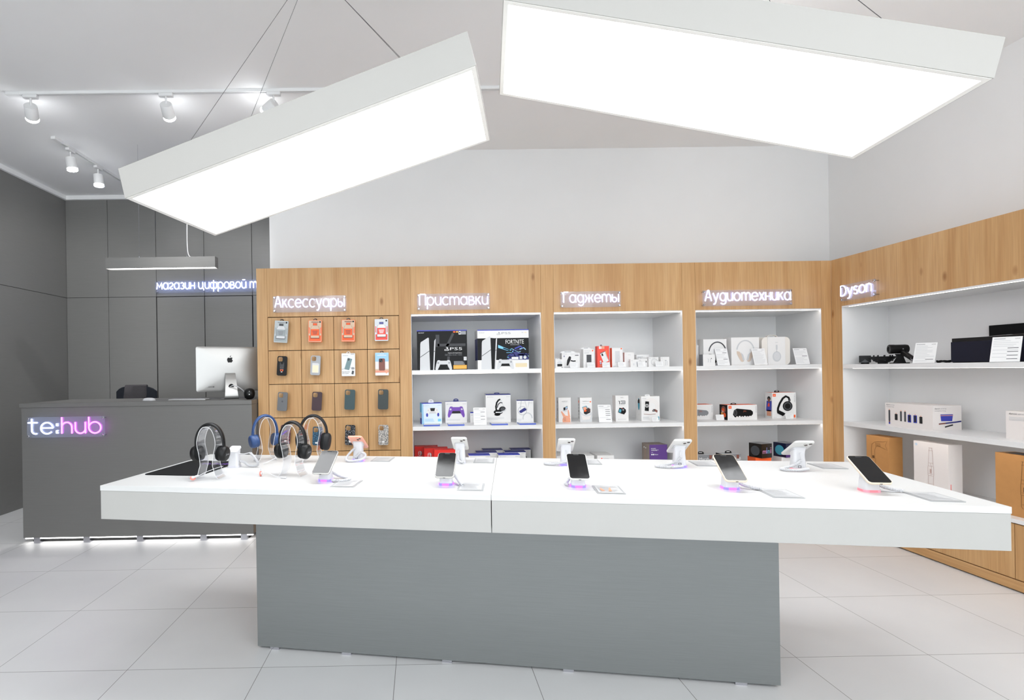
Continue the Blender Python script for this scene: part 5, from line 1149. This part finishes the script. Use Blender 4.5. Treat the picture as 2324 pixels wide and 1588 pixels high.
pcase('gray phone case with a cream card window', -.850, 1.371, GC, 3, wallet)
def art3(g, F):
    g.poly(F, rrect(.108, .18, .003, 2), PAPER, 1); g.poly(F, [(-.032, -.036), (-.004, .055), (.032, .045), (.006, -.044)], mat('slate_print', (112, 138, 142), .5), 3); g.poly(F, [(-.006, .048), (.01, .052), (.012, .036), (-.002, .03)], DGREYP, 4)
    for i in range(8): g.ell(F, -.045 + .013 * i, -.036 + .006 * (i % 3), .009, .004, GREYP, 2)
    g.text(F, 'PROTECTIVE', -.05, -.062, .008, DGREYP, 3, w=.06); g.text(F, 'YET SLIM', -.05, -.074, .008, DGREYP, 3, w=.05); g.poly(F, [(.024, -.076), (.03, -.048), (.046, -.052), (.04, -.08)], DGREYP, 3); g.ell(F, .036, -.03, .013, .010, INKG, 3); g.rect(F, -.045, .0, .07, .076, INKL, 3); g.rect(F, .02, .048, .083, .086, DGREYP, 3)
def art4(g, F):
    g.rect(F, -.054, .054, -.09, .09, SKYP, 1); g.rect(F, -.054, .054, -.09, .02, BOXO, 2); g.rect(F, -.054, .054, -.09, -.04, BEIGE, 3); g.rect(F, -.054, .054, -.068, -.052, mat('salmon_print', (222, 146, 122), .5), 4); g.rect(F, -.054, .054, -.09, -.07, PAPER, 4); g.ell(F, .036, -.066, .010, .010, SKIN, 5)
    g.poly(F, rrect(.05, .098, .010, 4, 0, -.004), BROWNP, 5); g.poly(F, rrect(.026, .026, .006, 4, -.008, .028), INK, 6); g.ell(F, -.013, .033, .005, .005, DGREYP, 7); g.ell(F, -.003, .023, .005, .005, DGREYP, 7); g.rect(F, -.036, .036, .068, .073, PAPER, 5); g.rect(F, -.018, .018, .079, .082, PAPER, 5)
pack('white pack picturing a tilted slate phone case', -.583, 1.372, .108, .184, .02, BOXW, art3, tabm=BOXW)
pack('blue to salmon pack picturing a brown phone case', -.312, 1.373, .108, .184, .02, BOXW, art4)
def fruit(g, F): fruit_mark(g, F, 0, .0, .016, mat('case_dark_mark', (58, 60, 64), .4), 2)
pcase('plain gray phone case with a small dark fruit mark', -1.121, 1.083, mat('case_gray', (98, 100, 103), .5), 3.5, fruit, h=.152)
pcase('dark plum leather phone case', -.843, 1.081, mat('case_plum', (58, 36, 44), .55), 3, None, h=.152)
pcase('dark green leather phone case', -.577, 1.090, mat('case_green', (50, 72, 76), .55), 2.5, None, h=.162, w=.083)
pcase('very dark green gray phone case, right end of the third row', -.308, 1.088, mat('case_spruce', (50, 58, 58), .55), 1.5, None, h=.162, w=.083)
def badge(x, z):
    def f(g, F): g.rect(F, x - .009, x + .009, z - .006, z + .006, BOXW, 2)
    return f
def stars(g, F):
    g.rect(F, -.009, .012, -.058, -.044, BOXW, 2)
    for a, c_ in ((.02, -.012), (.0, -.034), (-.025, -.05), (-.02, -.06), (.03, .01), (.01, .03)): g.ell(F, a, c_, .0018, .0018, BOXW, 2, n=8)
pcase('dark red glitter phone case behind the middle headphones', -1.100, .815, glitter('case_maroon_glitter', (54, 16, 24), (210, 120, 130), 380, .9), 2, badge(0, -.05))
pcase('teal blue glitter phone case seen through the headphone arch', -.844, .800, glitter('case_blue_glitter', (12, 42, 64), (70, 130, 160), 420, .8), 2, badge(-.006, -.055), h=.15, w=.076)
pcase('black glitter phone case with white sparks', -.579, .804, glitter('case_black_glitter', (10, 10, 12), (200, 200, 210), 300, .95), 2, stars, h=.162, w=.081)
pcase('silver glitter phone case', -.310, .800, glitter('case_silver_glitter', (84, 84, 86), (220, 214, 206), 420, .55), 1, badge(.0, -.055), h=.162, w=.081)

# ------------------------------------------------------------------ right-hand unit goods (fronts face -x)
HB = 'hair styler boxes on the right unit'
ZA, ZB_, ZB3 = 1.3135, .857, .4156
def rbox(b, name, label, x_front, y_mid, z, group): return b.place(name, label, 'box', x_front + b.d / 2, y_mid - b.d / 2, z, -PI / 2, group)
b = Box(.362, .195, .167, BOXO); g = b.g; F = b.F; g.text(F, 'dyson', .010, .150, .010, DGREYP, 2, w=.030); g.text(F, 'airwrap', .043, .150, .009, INKG, 2, w=.034); g.text(F, 'complete long', .010, .136, .008, INKG, 2, w=.062)
for i, (u, w_, z0, z1, m_) in enumerate(((.035, .014, .035, .115, DGREYP), (.090, .022, .045, .09, INK), (.128, .014, .04, .112, DGREYP), (.160, .014, .04, .112, DGREYP), (.193, .026, .038, .092, PSB), (.236, .026, .038, .092, PSB), (.278, .022, .038, .086, INK))):
    g.poly(F, rrect(w_, z1 - z0, .003, 3, u, (z0 + z1) / 2), m_, 2); g.rect(F, u - .003, u + .003, z1, z1 + .008, SKIN, 2)
    if m_ is PSB: g.rect(F, u - .007, u + .007, z0 + .006, z1 - .004, INK, 3)
g.rect(F, .029, .041, .012, .026, PSB, 2); g.rect(F, .029, .041, .026, .035, BROWNP, 2)
r_ = b.R; g.text(r_, 'dyson', .012, .143, .010, DGREYP, 2, w=.034); g.text(r_, 'airwrap', .052, .143, .009, INKG, 2, w=.04); g.text(r_, 'complete long', .012, .129, .008, INKG, 2, w=.075); g.poly(r_, [(.055, .062), (.13, .062), (.136, .108), (.05, .108)], PSB, 2); g.rect(r_, .049, .137, .098, .102, SKIN, 3); g.line(r_, [(.04, .043), (.16, .055), (.192, .06)], .009, NAVYP, 2); g.line(r_, [(.038, .042), (.085, .048)], .008, BROWNP, 3); g.line(r_, [(.08, .022), (.135, .036)], .009, INK, 2)
rbox(b, 'hair_styler_box', 'long pale box picturing seven hair styler tools', 3.463, 3.69, ZB_, HB)
b = Box(.362, .195, .165, BOXO); g = b.g; F = b.F; g.text(F, 'dyson', .018, .145, .011, DGREYP, 2, w=.042); g.text(F, 'airwrap', .065, .145, .010, INKG, 2, w=.05); g.lines(F, .018, .14, .13, 3, .008, .003, INKL, 2, 3)
rbox(b, 'hair_styler_box', 'pale hair styler box cut off by the right edge of the photo', 3.504, 2.924, ZB_, HB)
b = Box(.195, .10, .351, KRAFT); g = b.g; F = b.F
g.line(F, [(.045, .18), (.045, .25), (.05, .285), (.075, .305), (.10, .31), (.15, .315)], .002, KLINE, 2); g.line(F, [(.075, .18), (.075, .245), (.085, .27), (.10, .278), (.15, .265)], .002, KLINE, 2); g.line(F, [(.15, .315), (.182, .325), (.165, .29), (.182, .255), (.15, .265)], .002, KLINE, 2)
for u in (.08, .092, .104, .116): g.line(F, [(u, .30), (u + .005, .272)], .0025, KLINE, 2)
g.rect(F, .052, .07, .18, .2, KLINE, 2); g.line(F, [(.04, .1), (.04, .18), (.08, .18), (.08, .1)], .002, KLINE, 2)
rbox(b, 'hair_dryer_box', 'brown kraft box with a curved pipe line drawing, behind the last phone', 3.45, 3.927, ZB3, HB)
ROSE = mat('rose_line_print', (186, 160, 154), .6)
b = Box(.242, .09, .359, BOXO, side=BOXO); g = b.g; F = b.F
def wand(g, F, c, z0, z1, m):
    H = z1 - z0
    for sx in (-1, 1): g.line(F, [(c + sx * .008, z1), (c + sx * .011, z1 - .02), (c + sx * .017, z0 + .55 * H), (c + sx * .02, z0 + .5 * H), (c + sx * .02, z0 + .3 * H), (c + sx * .017, z0 + .28 * H), (c + sx * .018, z0 + .05 * H), (c + sx * .008, z0)], .0018, m, 2)
    for q in (1, .93, .62, .54, .35, .3, .1): g.line(F, [(c - .015, z0 + q * H - .002), (c + .015, z0 + q * H - .002)], .0018, m, 2)
    g.rect(F, c - .006, c + .006, z0 + .36 * H, z0 + .46 * H, m, 3); g.line(F, [(c, z0 + .3 * H), (c + .004, z0 + .52 * H), (c - .003, z0 + .6 * H)], .002, m, 2)
wand(g, F, .122, .055, .325, ROSE); g.ell(F, .02, .335, .008, .008, SKYP, 2); g.ell(F, .02, .335, .004, .004, BOXO, 3); g.rect(b.R, .01, .014, .06, .10, REDP, 1)
rbox(b, 'hair_styler_box', 'tall white box with a slim wand line drawing', 3.45, 3.516, ZB3, HB)
b = Box(.30, .12, .358, KRAFT, top=KRAFT); g = b.g; F = b.F; wand(g, F, .152, .05, .325, KLINE); g.rect(b.T, .03, .28, .02, .1, DGREYP, 1)
rbox(b, 'hair_styler_box', 'brown kraft box with a slim wand line drawing, right edge of the photo', 3.45, 2.967, ZB3, HB)

# hair dryer set on the top shelf
GRAPH = mat('graphite_plastic', (24, 25, 27), .5, ior=1.35)
ATT = 'hair dryer attachments'
g = G(); g.box(-.036, .036, -.036, .036, .012, .066, GRAPH).lathe([(.026, 0), (.026, .012)], BLACK, 24); F = FR((-.036, -.0362, .012), (1, 0, 0), (0, 0, 1)); g.poly(F, [(.01, 0), (.062, 0), (.036, .026)], DGREYP, 1); F = FR((-.0362, .036, .012), (0, -1, 0), (0, 0, 1)); g.poly(F, [(.01, 0), (.062, 0), (.036, .026)], DGREYP, 1)
tag(g.build('dryer_attachment', loc=(3.50, 4.085, ZA), rz=R(-40), smooth=30, bevel=.002), 'small dark cube-shaped dryer attachment at the left end of the shelf', 'attachment', ATT)
o = thing('dryer_diffuser', 'dark bowl-shaped dryer diffuser with prongs', 'attachment', (3.525, 3.955, ZA), 0, ATT)
G().lathe([(.030, 0), (.030, .010), (.040, .012), (.085, .052), (.086, .056), (.082, .056), (.04, .02), (0, .018)], GRAPH, 36).build('bowl', o)
for i in range(9):
    a = 2 * PI * i / 9; G().lathe([(.005, .02), (.0045, .064), (.003, .067)], GRAPH, 8, TR(.055 * math.cos(a), .055 * math.sin(a), 0)).build('prong', o)
o = thing('hair_dryer_stand', 'black cradle stand under the hair dryer', 'stand', (3.54, 3.832, ZA), R(-20))
G().prism(rrect(.10, .07, .01), 0, .008, BLACK).build('base', o, bevel=.001)
G().loft([[(-.03, -.02, .008), (.03, -.02, .008), (.03, .02, .008), (-.03, .02, .008)], [(-.012, -.012, .05), (.02, -.012, .05), (.02, .012, .05), (-.012, .012, .05)], [(-.02, -.02, .072), (.03, -.02, .072), (.03, .02, .072), (-.02, .02, .072)]], GRAPH).build('cradle', o)
o = thing('hair_dryer', 'black hair dryer resting on its cradle', 'hair dryer', (3.54, 3.835, ZA + .1075), R(-20))
T = FR((-.062, 0, 0), (0, 1, 0), (0, 0, 1)) @ RZ(0)       # axis along +x
g = G().lathe([(.0, .004), (.018, .004), (.018, .0), (.030, .0), (.034, .004), (.034, .03), (.033, .034), (.033, .10), (.030, .112), (.02, .118), (0, .119)], BLACK, 36, T); g.build('barrel', o, smooth=35)
g = G(); Fn = FR((-.0622, 0, 0), (0, -1, 0), (0, 0, 1))
for i in range(12):
    a = 2 * PI * i / 12; g.line(Fn, [(.021 * math.cos(a), .021 * math.sin(a)), (.027 * math.cos(a), .027 * math.sin(a))], .003, MGREYP, 1)
g.build('nozzle_ring', o, smooth=0)
h_ = G().tube([(.012, -.01, -.015), (.02, -.06, -.045), (.03, -.125, -.078)], [.0185, .0175, .0165], BLACK, 20).build('handle', o, smooth=60)
G().lathe([(.017, 0), (.017, .006)], CHROME, 20, FR((.0295, -.122, -.0765), (1, 0, .0), (.1, .45, .9))).build('trim_ring', h_)
g = G().lathe([(.004, 0), (.004, .003)], MGREYP, 10, FR((.01, -.0335, -.0), (1, 0, 0), (0, 0, 1))); g.build('button', o)
pts = [(0, 0, .008)] + [(.028 * math.cos(a * .5) * (1 + .1 * math.sin(a)), .05 * math.sin(a * .5), .006 + .0022 * (a % 5)) for a in range(1, 40)]
tag(G().tube(bez(pts, 200), .0042, BLACKM, 7).build('coiled_cord', loc=(3.505, 3.462, ZA), rz=0, smooth=80), 'coiled black power cord beside the hair dryer price card', 'cord')
card('white price card in front of the black hair dryer cord', 3.435, 3.54, ZA, .118, .150, 20, R(-64), seed=31, n=12)
card('white price card leaning on the navy case', 3.405, 3.02, ZA, .125, .158, 20, R(-64), seed=32, n=12)
NVC = mat('navy_leatherette', (16, 18, 36), .6, ior=1.35)
o = thing('presentation_case', 'large dark navy presentation case with an open black lid', 'case', (3.60, 3.07, ZA))
G().box(-.125, .125, -.32, .325, .004, .135, NVC).box(-.120, .12, -.315, .32, 0, .004, BLACK).build('tray', o, bevel=.002)
G().box(-.121, .121, -.316, .321, .1355, .158, BLACK).build('inner_rim', o)
G().box(.128, .14, -.32, .325, .0, .24, BLACKM).build('lid', o, bevel=.002)
g = G().prism([(-.05, -.14), (.05, -.16), (.06, .10), (-.04, .12)], 0, .003, mat('dark_film', (70, 62, 60), .3)).prism([(-.03, -.02), (.02, -.03), (.03, .09), (-.02, .1)], .003, .005, PAPER)
tag(g.build('leaflet', loc=(3.56, 3.12, ZA + .1595), rot=(R(-2), 0, R(8))), 'dark folded leaflet lying on the navy case', 'leaflet')
